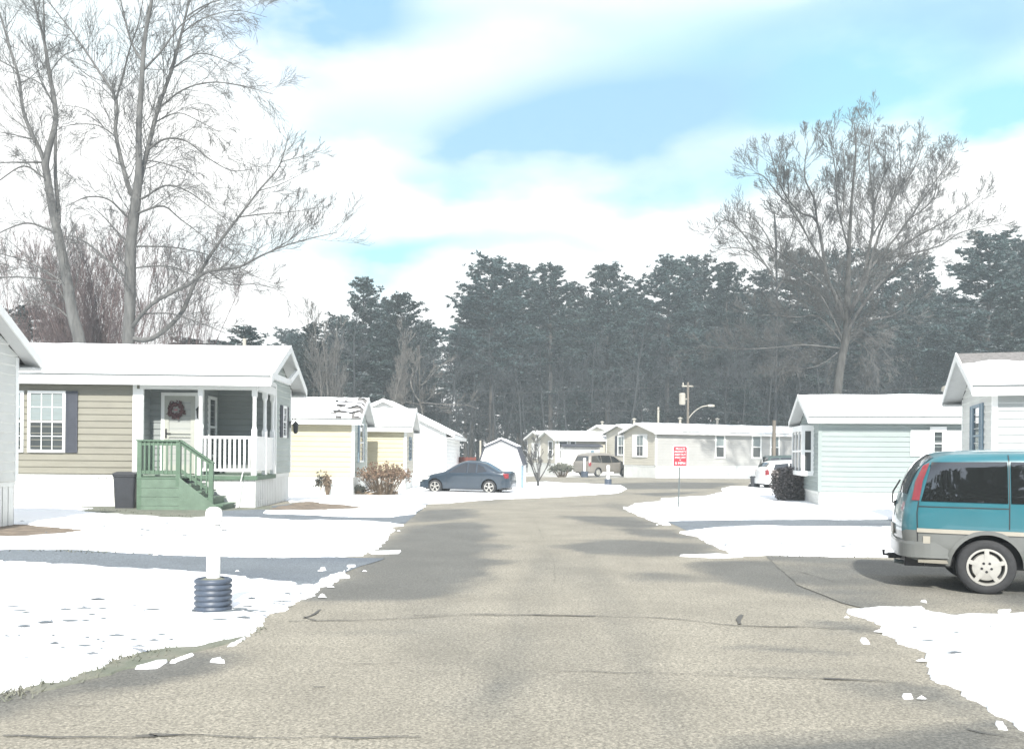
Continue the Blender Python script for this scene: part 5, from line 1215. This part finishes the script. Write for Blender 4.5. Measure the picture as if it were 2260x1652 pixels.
T4 = [
 ([(952, 1700, 56), (960, 1560, 50), (985, 1380, 45), (1010, 1250, 45), (1012, 1100, 40), (1018, 950, 30), (1022, 800, 24), (1040, 500, 15), (1060, 250, 9), (1050, 110, 4)], 0, .8),
 (W_([(1010, 1200), (950, 1050), (900, 930), (850, 650), (750, 590), (650, 450), (590, 240)], 26, 4), 0, .9),
 (W_([(850, 650), (832, 520), (782, 400), (800, 210)], 13, 3), 0, .9),
 (W_([(1012, 1150), (1080, 1020), (1140, 750), (1155, 550), (1130, 300), (1160, 110)], 26, 4), 0, .9),
 (W_([(1100, 1000), (1190, 700), (1280, 500), (1380, 350), (1432, 190)], 18, 4), 0, .9),
 (W_([(1120, 920), (1200, 820), (1300, 700), (1440, 500), (1560, 330), (1602, 250)], 18, 3), 0, .95),
 (W_([(1180, 860), (1400, 720), (1550, 640), (1740, 505)], 14, 3), 0, .8), (W_([(1250, 840), (1500, 780), (1640, 700), (1860, 655)], 10, 2), .02, .8),
 (W_([(880, 860), (800, 730), (720, 580), (640, 500), (560, 400), (505, 385)], 13, 3), 0, .95),
 (W_([(1012, 1240), (1130, 1050), (1280, 900), (1450, 780)], 22, 5), 0, .9),
 (W_([(1140, 740), (1240, 560), (1300, 380), (1290, 190)], 12, 3), 0, .9), (W_([(1022, 800), (960, 560), (950, 380), (920, 210)], 12, 3), 0, .9), (W_([(1150, 560), (1210, 400), (1220, 220)], 9, 3), 0, .9),
 (W_([(990, 600), (1000, 400), (990, 240)], 9, 3), 0, .9), (W_([(1340, 640), (1480, 520), (1500, 330)], 9, 3), 0, .9), (W_([(760, 660), (700, 560), (690, 380), (660, 290)], 9, 3), 0, .9),
 (W_([(985, 1330), (780, 1310), (640, 1322), (430, 1332), (210, 1312)], 11, 3), .02, .9), (W_([(985, 1300), (860, 1160), (740, 1160), (600, 1150), (480, 1156)], 12, 3), .0, .9),
 (W_([(900, 1000), (820, 930), (700, 850), (600, 780), (450, 700), (350, 745)], 12, 3), .0, .9), (W_([(985, 1280), (880, 1060), (760, 960), (620, 900)], 12, 3), 0, .9),
 (W_([(1000, 1280), (1120, 1180), (1260, 1150), (1380, 1060)], 10, 3), 0, .9), (W_([(980, 1340), (860, 1420), (700, 1450), (620, 1480)], 8, 2), .05, .9),
 (W_([(1000, 1260), (1080, 1300), (1160, 1380), (1200, 1460)], 7, 2), .10, 1), (W_([(1005, 1240), (1090, 1230), (1190, 1320), (1260, 1400)], 7, 2), .12, 1),
]
traced('bare_tree', 'wide spreading bare tree rising behind the mint green house', T4, 60, lambda x, y: (1431+.4332*(1015+(x-1015)*.94), 188+.4332*(y*.945+85)), .38, M['bark'], 21, .88, .29, rmin=.008, lev=3, trunk_m=M['bark2'])
T5 = [
 ([(650, 1500, 12), (655, 1100, 12), (652, 900, 11), (650, 760, 12), (640, 640, 6)], 0, .8),
 (W_([(652, 1000), (560, 860), (450, 720), (380, 690), (310, 780)], 11, 3), 0, .9), (W_([(650, 880), (600, 760), (520, 660), (480, 640)], 9, 3), 0, .9), (W_([(655, 900), (720, 790), (760, 660), (770, 600)], 9, 3), 0, .9),
 (W_([(655, 1040), (740, 920), (830, 830)], 9, 3), 0, .9), (W_([(600, 920), (500, 840), (400, 830), (330, 850)], 8, 3), 0, .9)]
traced('bare_tree', 'smaller bare tree showing left of the wide spreading one, above the pines', T5, 78, cv7, .4332, M['bark'], 33, 1.0, .45, rmin=.013, trunk_m=M['forestbark'])
# vase shaped thicket behind the two left trees
def thicket(px, Y, py_top, n, spread, seed, name, label, m, lev=2, r0=.06, cat='tree', nchild=6, rmin=.009, lean=.0, group=None, lo=.75):
    rnd = random.Random(seed); b = at(px, 1003, Y); b.z = zt(b.x, b.y); H_ = (1003-py_top)/F*Y+1.65
    e = empty(name, b, 0, label=label, cat=cat, group=group); k = MB(); c = MB()
    for i in range(n):
        a = rnd.uniform(0, 6.283); s_ = rnd.random()**.7*spread; d = Vector((math.cos(a)*s_+lean, math.sin(a)*s_, 1)).normalized()
        L = H_*rnd.uniform(lo, 1.0)*(.85 if s_ > spread*.7 else 1)
        base = Vector((math.cos(a)*.25*H_*.08, math.sin(a)*.2, -.1))
        pts = [base]; q = base; dd = d; segs = 8; rad = [r0]
        for j in range(segs):
            dd = (dd+Vector((rnd.gauss(0, .07), rnd.gauss(0, .07), .05))).normalized(); q = q+dd*(L/segs); pts.append(q); rad.append(max(rmin, r0*(1-.88*(j+1)/segs)))
        k.tube(pts, rad, 5)
        for j in range(nchild*2):
            t = .25+.72*rnd.random(); kk = min(segs-1, int(t*segs)); bb = pts[kk].lerp(pts[kk+1], t*segs-kk); nd = rotv((pts[kk+1]-pts[kk]).normalized(), math.radians(rnd.uniform(15, 42)), rnd)
            grow(c, bb, nd, L*.26*(1.25-t)*rnd.uniform(.7, 1.3), max(rmin, rad[kk]*.45), lev-1, rnd, 0, .22, .16, 6, (15, 38), .6, rmin=rmin)
    k.build('trunk', m, e, smooth=True); c.build('crown', m, e, smooth=True); return e
thicket(215, 52, 400, 22, .42, 4, 'bare_tree', 'reddish many stemmed bare tree between the two big trunks on the left', M['barkred'], 3, .06, nchild=9, rmin=.007)
thicket(60, 56, 440, 12, .40, 14, 'bare_tree', 'reddish twiggy bare tree at the far left edge behind the leaning trunk', M['barkred'], 3, .055, nchild=8, rmin=.007)
thicket(350, 56, 460, 10, .38, 15, 'bare_tree', 'reddish twiggy bare tree right of the thick main trunk', M['barkred'], 3, .055, nchild=8, rmin=.007)
# sapling in the middle island
thicket(1188, 46.5, 955, 7, .75, 9, 'sapling', 'small bare sapling growing on the snowy island beside the shed', M['bark'], 2, .035, cat='tree', nchild=5, rmin=.008)
m = MB(); b = G(1188, 1074); m.tube([b+Vector((0, 0, -.1)), b+Vector((-.02, 0, .45)), b+Vector((-.06, 0, .75))], [.075, .055, .05], 8)
sap = bpy.data.objects['sapling']; o = m.build('trunk', M['bark'], sap); o.matrix_parent_inverse = Matrix.Identity(4); 
for v_ in o.data.vertices: v_.co -= sap.location
for ch in [q for q in bpy.data.objects if q.parent == sap and q is not o]: ch.location.z = .45
# ---------------------------------------------------------------- pines
def pine_mesh(h, cb, Rm, seed, dens=1., snow=.19, blade=(.42, .075)):
    rnd = random.Random(seed); tr = MB(); cr = MB()
    lean = Vector((rnd.gauss(0, .01), rnd.gauss(0, .01), 1))
    tr.tube([lean*(h*t)-Vector((0, 0, .4 if t == 0 else 0)) for t in (0, .3, .6, .85, 1)], [h*.0135, h*.011, h*.008, h*.004, .02], 7)
    z = cb; 
    for k in range(5):      # dead lower branches
        zz = rnd.uniform(cb*.35, cb); a = rnd.uniform(0, 6.28); L = rnd.uniform(.8, 2.2); grow(tr, lean*zz, Vector((math.cos(a), math.sin(a), -.1)), L, .03, 1, rnd, 0, 0, .2, 4, rmin=.012)
    wf = [rnd.uniform(.75, 1.25) for _ in range(60)]; i = 0
    while z < h-.2:
        t = (z-cb)/(h-cb); prof = (min(1, t/.22)**.6*.75+.25)*(1-t)**.42; nb = rnd.choice((3, 4, 5, 5)); a0 = rnd.uniform(0, 6.28); i += 1
        for b in range(nb):
            if rnd.random() > .96*dens: continue
            a = a0+6.283*b/nb+rnd.gauss(0, .25); L = max(.55, Rm*prof*wf[(i+b*7) % 60]*rnd.uniform(.6, 1.2)); el = rnd.uniform(-.06, .28)+.55*t
            d = Vector((math.cos(a)*math.cos(el), math.sin(a)*math.cos(el), math.sin(el))); p = lean*z; n = max(2, int(L/.36)); pts = [p]
            for j in range(n):
                d = (d+Vector((rnd.gauss(0, .07), rnd.gauss(0, .07), rnd.gauss(-.01, .04)+(.07 if j > n*.6 else -.02)))).normalized(); pts.append(pts[-1]+d*(L/n))
            tr.tube(pts[::2] if n > 3 else pts, [.035*(1-.7*q/len(pts))+.01 for q in range(len(pts[::2] if n > 3 else pts))], 3, cap=False)
            for j in range(1, len(pts)):
                if j/len(pts) < .28 and L > 1.2: continue
                c = pts[j]; nt_ = rnd.choice((2, 3, 4)) if L > 1 else 3
                for q in range(nt_):
                    cc = c+Vector((rnd.gauss(0, .26), rnd.gauss(0, .26), rnd.gauss(.04, .09))); sn = rnd.random() < snow*1.3
                    od = Vector((cc.x-p.x, cc.y-p.y, 0)); od = od.normalized() if od.length > .01 else Vector((1, 0, 0))
                    for f_ in range(11):
                        dv = (od*rnd.uniform(-.1, .9)+Vector((rnd.gauss(0, .55), rnd.gauss(0, .55), rnd.uniform(-.05, .75)))).normalized(); l = blade[0]*rnd.uniform(.6, 1.15); s_ = dv.cross(Vector((rnd.gauss(0, 1), rnd.gauss(0, 1), rnd.gauss(0, 1)))).normalized()*blade[1]*rnd.uniform(.6, 1.2)
                        cr.poly([cc-s_*.5, cc+dv*l*.5-s_, cc+dv*l, cc+dv*l*.5+s_], 0)
                    if sn:
                        for f_ in range(3):
                            x, y = cc.x+rnd.gauss(0, .14), cc.y+rnd.gauss(0, .14); r = rnd.uniform(.12, .30); zz = cc.z+rnd.uniform(.10, .26)
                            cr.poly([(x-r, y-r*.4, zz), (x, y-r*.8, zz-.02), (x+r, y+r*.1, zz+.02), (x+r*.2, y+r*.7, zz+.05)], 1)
        z += rnd.uniform(.34, .56)
    return tr, cr
def mesh_of(mb, name, mats):
    o = mb.build(name, mats); me = o.data; bpy.data.objects.remove(o); return me
VAR = []
for i, (cbf, Rm, dn) in enumerate([(.38, 4.9, 1), (.45, 5.4, 1), (.30, 4.4, 1), (.52, 5.0, .97), (.26, 5.3, 1)]):
    tr, cr = pine_mesh(24, 24*cbf, Rm, 40+i, dn)
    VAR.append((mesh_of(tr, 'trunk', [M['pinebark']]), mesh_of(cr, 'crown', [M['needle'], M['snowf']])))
for m_ in VAR: m_[1]
def pine(px, ptop, Y, var, label, group=None, wide=1., rnd=R, name='pine_tree'):
    ptop += 13; b = at(px, 1003, Y); b.z = 0; H_ = (1003+(px-1130)*math.tan(ROLL)-ptop)/F*Y+1.65; s_ = H_/24
    e = empty(name, b, rnd.uniform(0, 6.28), label=label, cat='pine tree', group=group)
    e.scale = (s_*wide, s_*wide, s_)
    for nm, me in (('trunk', VAR[var][0]), ('crown', VAR[var][1])):
        o = bpy.data.objects.new(nm, me); C.objects.link(o); o.parent = e
    return e
PN = [(800, 606, 96, 2, 'pointed pine, tallest of the left group above the yellow houses', 1.0), (892, 640, 99, 0, 'pine just right of the pointed one above the second yellow house', 1.0), (688, 706, 88, 4, 'low broad pine above the right end of the tan house roof', .9),
      (750, 690, 104, 1, 'pine filling the gap left of the pointed pine', 1.0), (845, 655, 106, 4, 'pine between the pointed pine and its right neighbour', 1.0), (655, 725, 100, 0, 'pine at the left end of the left group', 1.0), (930, 700, 108, 3, 'pine at the right end of the left group beside the gap', .9),
      (1085, 566, 108, 1, 'tallest pine at the left end of the main stand', 1.15), (1150, 576, 116, 4, 'pine second from the left in the main stand', 1.05), (1215, 580, 112, 3, 'pine with a high crown above the shed', 1.0), (1040, 640, 112, 0, 'pine with low boughs at the open left edge of the main stand', 1.0),
      (1340, 578, 114, 0, 'snow dusted pine with its own rounded top in mid stand', 1.05), (1400, 625, 124, 0, 'lower pine between the two snow dusted tops', 1.0), (1470, 566, 112, 1, 'pine rising directly above the utility pole on the left side', 1.05), (1528, 560, 118, 3, 'pine rising directly above the utility pole on the right side', 1.0),
      (1600, 572, 112, 4, 'pine behind the smaller bare tree', .95), (1680, 590, 120, 2, 'pine behind the left limbs of the spreading bare tree', 1.0), (1765, 545, 108, 0, 'pine behind the left half of the spreading bare tree crown', 1.05), (1850, 550, 116, 1, 'pine straight behind the trunk of the spreading bare tree', 1.05),
      (1935, 545, 106, 3, 'pine behind the right half of the spreading bare tree crown', 1.0), (2020, 560, 114, 4, 'pine right of the spreading bare tree', .9), (2090, 630, 118, 2, 'shorter pine in the dip left of the snowy right edge pine', .9), (2175, 512, 92, 1, 'snow laden pine nearest the right edge above the pale house roof', 1.1), (2265, 520, 96, 0, 'pine cut off by the right edge of the photo', 1.1),
      (1275, 625, 122, 0, 'lower pine behind the gap above the shed', 1.0), (2060, 720, 98, 4, 'dark low pine left of the pale house roof', 1.0), (2230, 640, 84, 2, 'snowy lower pine against the right edge', 1.1)]
for px, pt, Y, v_, lab, wd in PN: pine(px, pt, Y, v_, lab, None, wd)
rnd = random.Random(99)
GP = 'dark pines deep in the woods'; GL = 'dark pine deep in the woods, mostly hidden behind the front row'
for i in range(60):
    px = 640+i*30+rnd.uniform(-18, 18); Y = rnd.uniform(126, 160); base = 640 if px > 1010 else 715
    if 955 < px < 1015: continue
    pine(px, base+rnd.uniform(-10, 70), Y, rnd.randrange(5), GL, GP, 1.1, rnd)
for i in range(26):
    px = 660+i*66+rnd.uniform(-20, 20)
    pine(px, rnd.uniform(800, 870), rnd.uniform(100, 124), rnd.choice((0, 2, 4)), 'young dark pine filling the understorey of the woods', 'young pines under the tall ones', 1.5, rnd)
for px, pt, Y, lab, wd in ((62, 668, 60, 'dark evergreen behind the roof of the left edge house', 1.5), (20, 700, 66, 'dark evergreen at the far left edge', 1.5), (425, 738, 80, 'small rounded evergreen peeking over the tan house roof', 2.0), (540, 712, 76, 'small pointed evergreen peeking over the tan house roof', 1.5), (500, 745, 84, 'low evergreen left of the small pointed one', 2.0), (600, 770, 84, 'low dark evergreen right of the small pointed one', 1.5)):
    pine(px, pt, Y, 4 if wd > 1.6 else 2, lab, None, wd, rnd)
# bare trunks in the wood
TG = 'thin bare trees among the pines'
protos = []
for s_ in range(4):
    rr = random.Random(200+s_); t_ = MB(); c_ = MB(); P = [Vector((0, 0, -.3))]; d = Vector((0, 0, 1)); 
    for j in range(9): d = (d+Vector((rr.gauss(0, .05), rr.gauss(0, .05), .05))).normalized(); P.append(P[-1]+d*1.6)
    t_.tube(P, [.16*(1-.085*j) for j in range(10)], 6)
    for j in range(26):
        t = .25+.73*rr.random(); k_ = min(8, int(t*9)); b = P[k_].lerp(P[k_+1], t*9-k_); a = rr.uniform(0, 6.28); grow(c_, b, Vector((math.cos(a), math.sin(a), rr.uniform(.1, .9))).normalized(), rr.uniform(1.2, 3.4)*(1.2-.5*t), .035, 2, rr, 0, .08, .2, 5, (25, 50), .6, rmin=.018)
    protos.append((mesh_of(t_, 'trunk', [M['forestbark']]), mesh_of(c_, 'crown', [M['forestbark']])))
first = True
for i in range(60):
    px = 700+i*25+rnd.uniform(-12, 12); Y = rnd.uniform(88, 112); b = at(px, 1003, Y); b.z = 0
    if px < 1030 and Y < 96: Y += 8
    e = empty('bare_tree', b, rnd.uniform(0, 6.28), label='thin bare tree standing among the pine trunks', cat='tree', group=TG); s_ = rnd.uniform(.7, 1.05); e.scale = (s_, s_, s_*rnd.uniform(.95, 1.15))
    q = rnd.randrange(4)
    for nm, me in (('trunk', protos[q][0]), ('crown', protos[q][1])):
        o = bpy.data.objects.new(nm, me); C.objects.link(o); o.parent = e
cvz = lambda x, y: (800*.7533+x*.25, 1050*.7533+y*.25)
traced('bare_tree', 'pale crooked bare tree leaning behind the plain white house', [([(1320, 560, 14), (1300, 400, 13), (1240, 300, 12), (1215, 200, 10), (1235, 120, 8), (1200, 50, 5)], 0, .8), (W_([(1300, 400), (1292, 200), (1295, 20), (1290, -120)], 10, 4), 0, .8), (W_([(1300, 410), (1180, 385), (1080, 420)], 7, 3), 0, .8), (W_([(1310, 390), (1450, 400), (1700, 410), (1800, 440)], 9, 4), 0, .7),
    (W_([(1330, 220), (1400, 150), (1480, 60), (1560, 10)], 9, 3), 0, .9)], 66, cvz, .25, M['barkpale'], 71, .9, .9, rmin=.012)
for px, Y, lab, h_ in ((735, 84, 'slim bare tree left of the pointed pine', 650), (848, 78, 'slim bare tree above the first yellow house', 700)):
    thicket(px, Y, h_, 3, .18, int(px), 'bare_tree', lab, M['barkpale'], 3, .10, nchild=8, rmin=.014)
# understorey and the far side of the wood
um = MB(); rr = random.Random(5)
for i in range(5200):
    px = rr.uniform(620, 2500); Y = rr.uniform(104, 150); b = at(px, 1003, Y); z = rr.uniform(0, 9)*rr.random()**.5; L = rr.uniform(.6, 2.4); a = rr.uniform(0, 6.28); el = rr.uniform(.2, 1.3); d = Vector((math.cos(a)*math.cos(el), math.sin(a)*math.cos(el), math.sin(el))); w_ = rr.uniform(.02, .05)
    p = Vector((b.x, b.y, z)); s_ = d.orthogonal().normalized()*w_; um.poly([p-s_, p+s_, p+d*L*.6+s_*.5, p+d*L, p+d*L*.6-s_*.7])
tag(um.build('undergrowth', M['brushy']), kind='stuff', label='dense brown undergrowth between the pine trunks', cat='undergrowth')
fm = MB()
for i in range(30000):
    px = rr.uniform(560, 2600); Y = rr.uniform(165, 200); b = at(px, 1003, Y); top = 22+nzv(px*.013, 1)*6+nzv(px*.05, 3)*4; 
    if px < 1010: top -= 7
    if 950 < px < 1015: top -= 8
    z = rr.uniform(0, 1)**.8*top; L = rr.uniform(.8, 2.0); d = Vector((rr.gauss(0, 1), rr.gauss(0, 1), rr.gauss(.2, .7))).normalized(); s_ = d.orthogonal().normalized()*rr.uniform(.15, .45); p = Vector((b.x, b.y, z)); fm.poly([p-s_, p+d*L*.5-s_, p+d*L, p+s_])
tag(fm.build('far_woods', M['needle']), kind='stuff', label='distant mass of dark woods behind the pine stand', cat='woods')
# unseen woods and snow, added behind the viewer to shape the van glass reflections
reflect_woods = MB()
for i in range(11000):
    x = rr.uniform(-70, 70); y = rr.uniform(-46, -31); top = 16+nzv(x*.03, 1)*6+nzv(x*.12, 3)*4; z = rr.uniform(0, 1)**.8*top; L = rr.uniform(1.0, 2.4); d = Vector((rr.gauss(0, 1), rr.gauss(0, 1), rr.gauss(.2, .7))).normalized(); s_ = d.orthogonal().normalized()*rr.uniform(.3, .8); p = Vector((x, y, z)); reflect_woods.poly([p-s_, p+d*L*.5-s_, p+d*L, p+s_])
tag(reflect_woods.build('woods', M['needle']), kind='stuff', label='unseen dark woods added behind the viewer to darken the van glass reflections', cat='woods')
reflect_snow = MB(); reflect_snow.quad((-5.4, -60, .03), (6.4, -60, .03), (6.4, -17, .03), (-5.4, -19, .03)); reflect_snow.quad((-19, -60, .03), (-5.5, -60, .03), (-5.5, -3, .03), (-19, -3, .03)); reflect_snow.quad((6.5, -60, .03), (40, -60, .03), (40, 1.5, .03), (6.5, 1.5, .03)); tag(reflect_snow.build('snow', M['snow']), kind='stuff', label='unseen snow sheets added behind the viewer to brighten the van glass reflections', cat='snow')
# ---------------------------------------------------------------- shrubs
def shrub(name, px, py, w, h, n, label, stem, leaf, seed, cat='shrub', leafn=3, lsz=.05, depth=.8, topw=1., stemr=.008, ang=.7):
    rnd_ = random.Random(seed); b = G(px, py); e = empty(name, b, 0, label=label, cat=cat); k = MB(); l = MB()
    for i in range(n):
        a = rnd_.uniform(0, 6.283); s_ = rnd_.random()**.5; d = Vector((math.cos(a)*s_*w*.5*topw, math.sin(a)*s_*depth*.5, h*(1-.25*s_*s_)*rnd_.uniform(.7, 1.05)))
        b0 = Vector((math.cos(a)*s_*w*.16, math.sin(a)*s_*depth*.15, -.03)); mid = b0.lerp(d, .5)+Vector((rnd_.gauss(0, .04), rnd_.gauss(0, .04), .06)); k.tube([b0, mid, d], [stemr, stemr*.8, stemr*.5], 3, cap=False)
        for q in range(leafn):
            c = mid.lerp(d, rnd_.uniform(.0 if leafn > 5 else .55, 1.05))+Vector((rnd_.gauss(0, lsz), rnd_.gauss(0, lsz), rnd_.gauss(0, lsz)))
            for f_ in range(5):
                dv = Vector((rnd_.gauss(0, 1), rnd_.gauss(0, 1), rnd_.gauss(0, 1))).normalized()*lsz*rnd_.uniform(.6, 1.2); s2 = dv.orthogonal().normalized()*lsz*.5; l.poly([c-dv*.2, c+dv*.5-s2, c+dv, c+dv*.5+s2])
    k.build('stems', stem, e); l.build('foliage', leaf, e); return e
shrub('hydrangea_bush', 848, 1095, 2.05, 1.30, 240, 'large dried hydrangea bush with tan flower heads before the yellow houses', M['drystem'], M['dryflower'], 3, leafn=3, lsz=.055, depth=1.6, topw=1.05)
shrub('low_shrub', 790, 1094, .75, .42, 60, 'low dark shrub at the left foot of the hydrangea bush', M['drystem'], M['darkleaf'], 4, leafn=5, lsz=.04)
shrub('dried_grass_clump', 706, 1095, .36, 1.10, 50, 'tall dried grass clump standing beside the tan house corner', M['drystem'], M['darkleaf'], 5, leafn=8, lsz=.045, depth=.3, cat='grass clump', stemr=.016)
shrub('dried_grass_clump', 722, 1096, .26, .95, 26, 'shorter dried grass clump left of the wire plant cage', M['drystem'], M['drystem'], 6, leafn=9, lsz=.045, depth=.2, cat='grass clump', stemr=.015)
shrub('potted_plant', 745, 1093, .34, .62, 40, 'small dark leafy plant growing inside the wire cage', M['drystem'], M['darkleaf'], 7, leafn=9, lsz=.045, depth=.3, cat='plant')
# dark bush beside the mint house: dense, clipped with a sloping top
rnd_ = random.Random(12); b = on_ground(1745, 33.5); e = empty('dark_bush', b, 0, label='dense dark bush with a sloping top at the left corner of the mint house', cat='shrub'); l = MB(); k = MB()
for i in range(9500):
    x = rnd_.uniform(-.62, .9); top = 1.15+(x+.62)/1.5*.34; z = rnd_.uniform(.0, 1)*top; xl = -.62+.30*max(0, 1-z/.5)*(1 if z < .5 else 0)+nzv(z*4, 2)*.07
    if x < xl: continue
    y = rnd_.uniform(-.5, .5); c = Vector((x+rnd_.gauss(0, .02), y, z)); dv = Vector((rnd_.gauss(0, 1), rnd_.gauss(0, 1), rnd_.gauss(0, 1))).normalized()*.075; s2 = dv.orthogonal().normalized()*.035; l.poly([c-dv*.3, c+dv*.5-s2, c+dv, c+dv*.5+s2])
for i in range(30): x = rnd_.uniform(-.3, .8); k.tube([(x*.7, 0, -.02), (x, rnd_.uniform(-.3, .3), .7)], .012, 4)
l.build('foliage', mat('brown_green_leaf', (.145, .13, .125), .85, .35, 3), e); k.build('stems', M['drystem'], e)
# small evergreen foundation shrub behind the sapling
shrub('round_shrub', 1240, 1052, 1.9, 1.0, 160, 'pale twiggy shrub before the far cream home', M['drystem'], M['drygrass'], 8, leafn=4, lsz=.08, depth=1.4)
# ---------------------------------------------------------------- haze
hz = MB(); hz.box(-260, 260, -110, 235, -1.06, 46); o = hz.build('haze', None or bpy.data.materials.new('haze')); o.data.materials[0].use_nodes = True
t = o.data.materials[0].node_tree; t.nodes.clear(); pv = N(t, 'ShaderNodeVolumePrincipled'); oo = N(t, 'ShaderNodeOutputMaterial'); t.links.new(pv.outputs[0], oo.inputs['Volume'])
pv.inputs['Color'].default_value = (.80, .92, .97, 1); pv.inputs['Density'].default_value = .0015; pv.inputs['Anisotropy'].default_value = .0
tag(o, kind='stuff', label='thin pale winter haze hanging over the whole street', cat='haze')
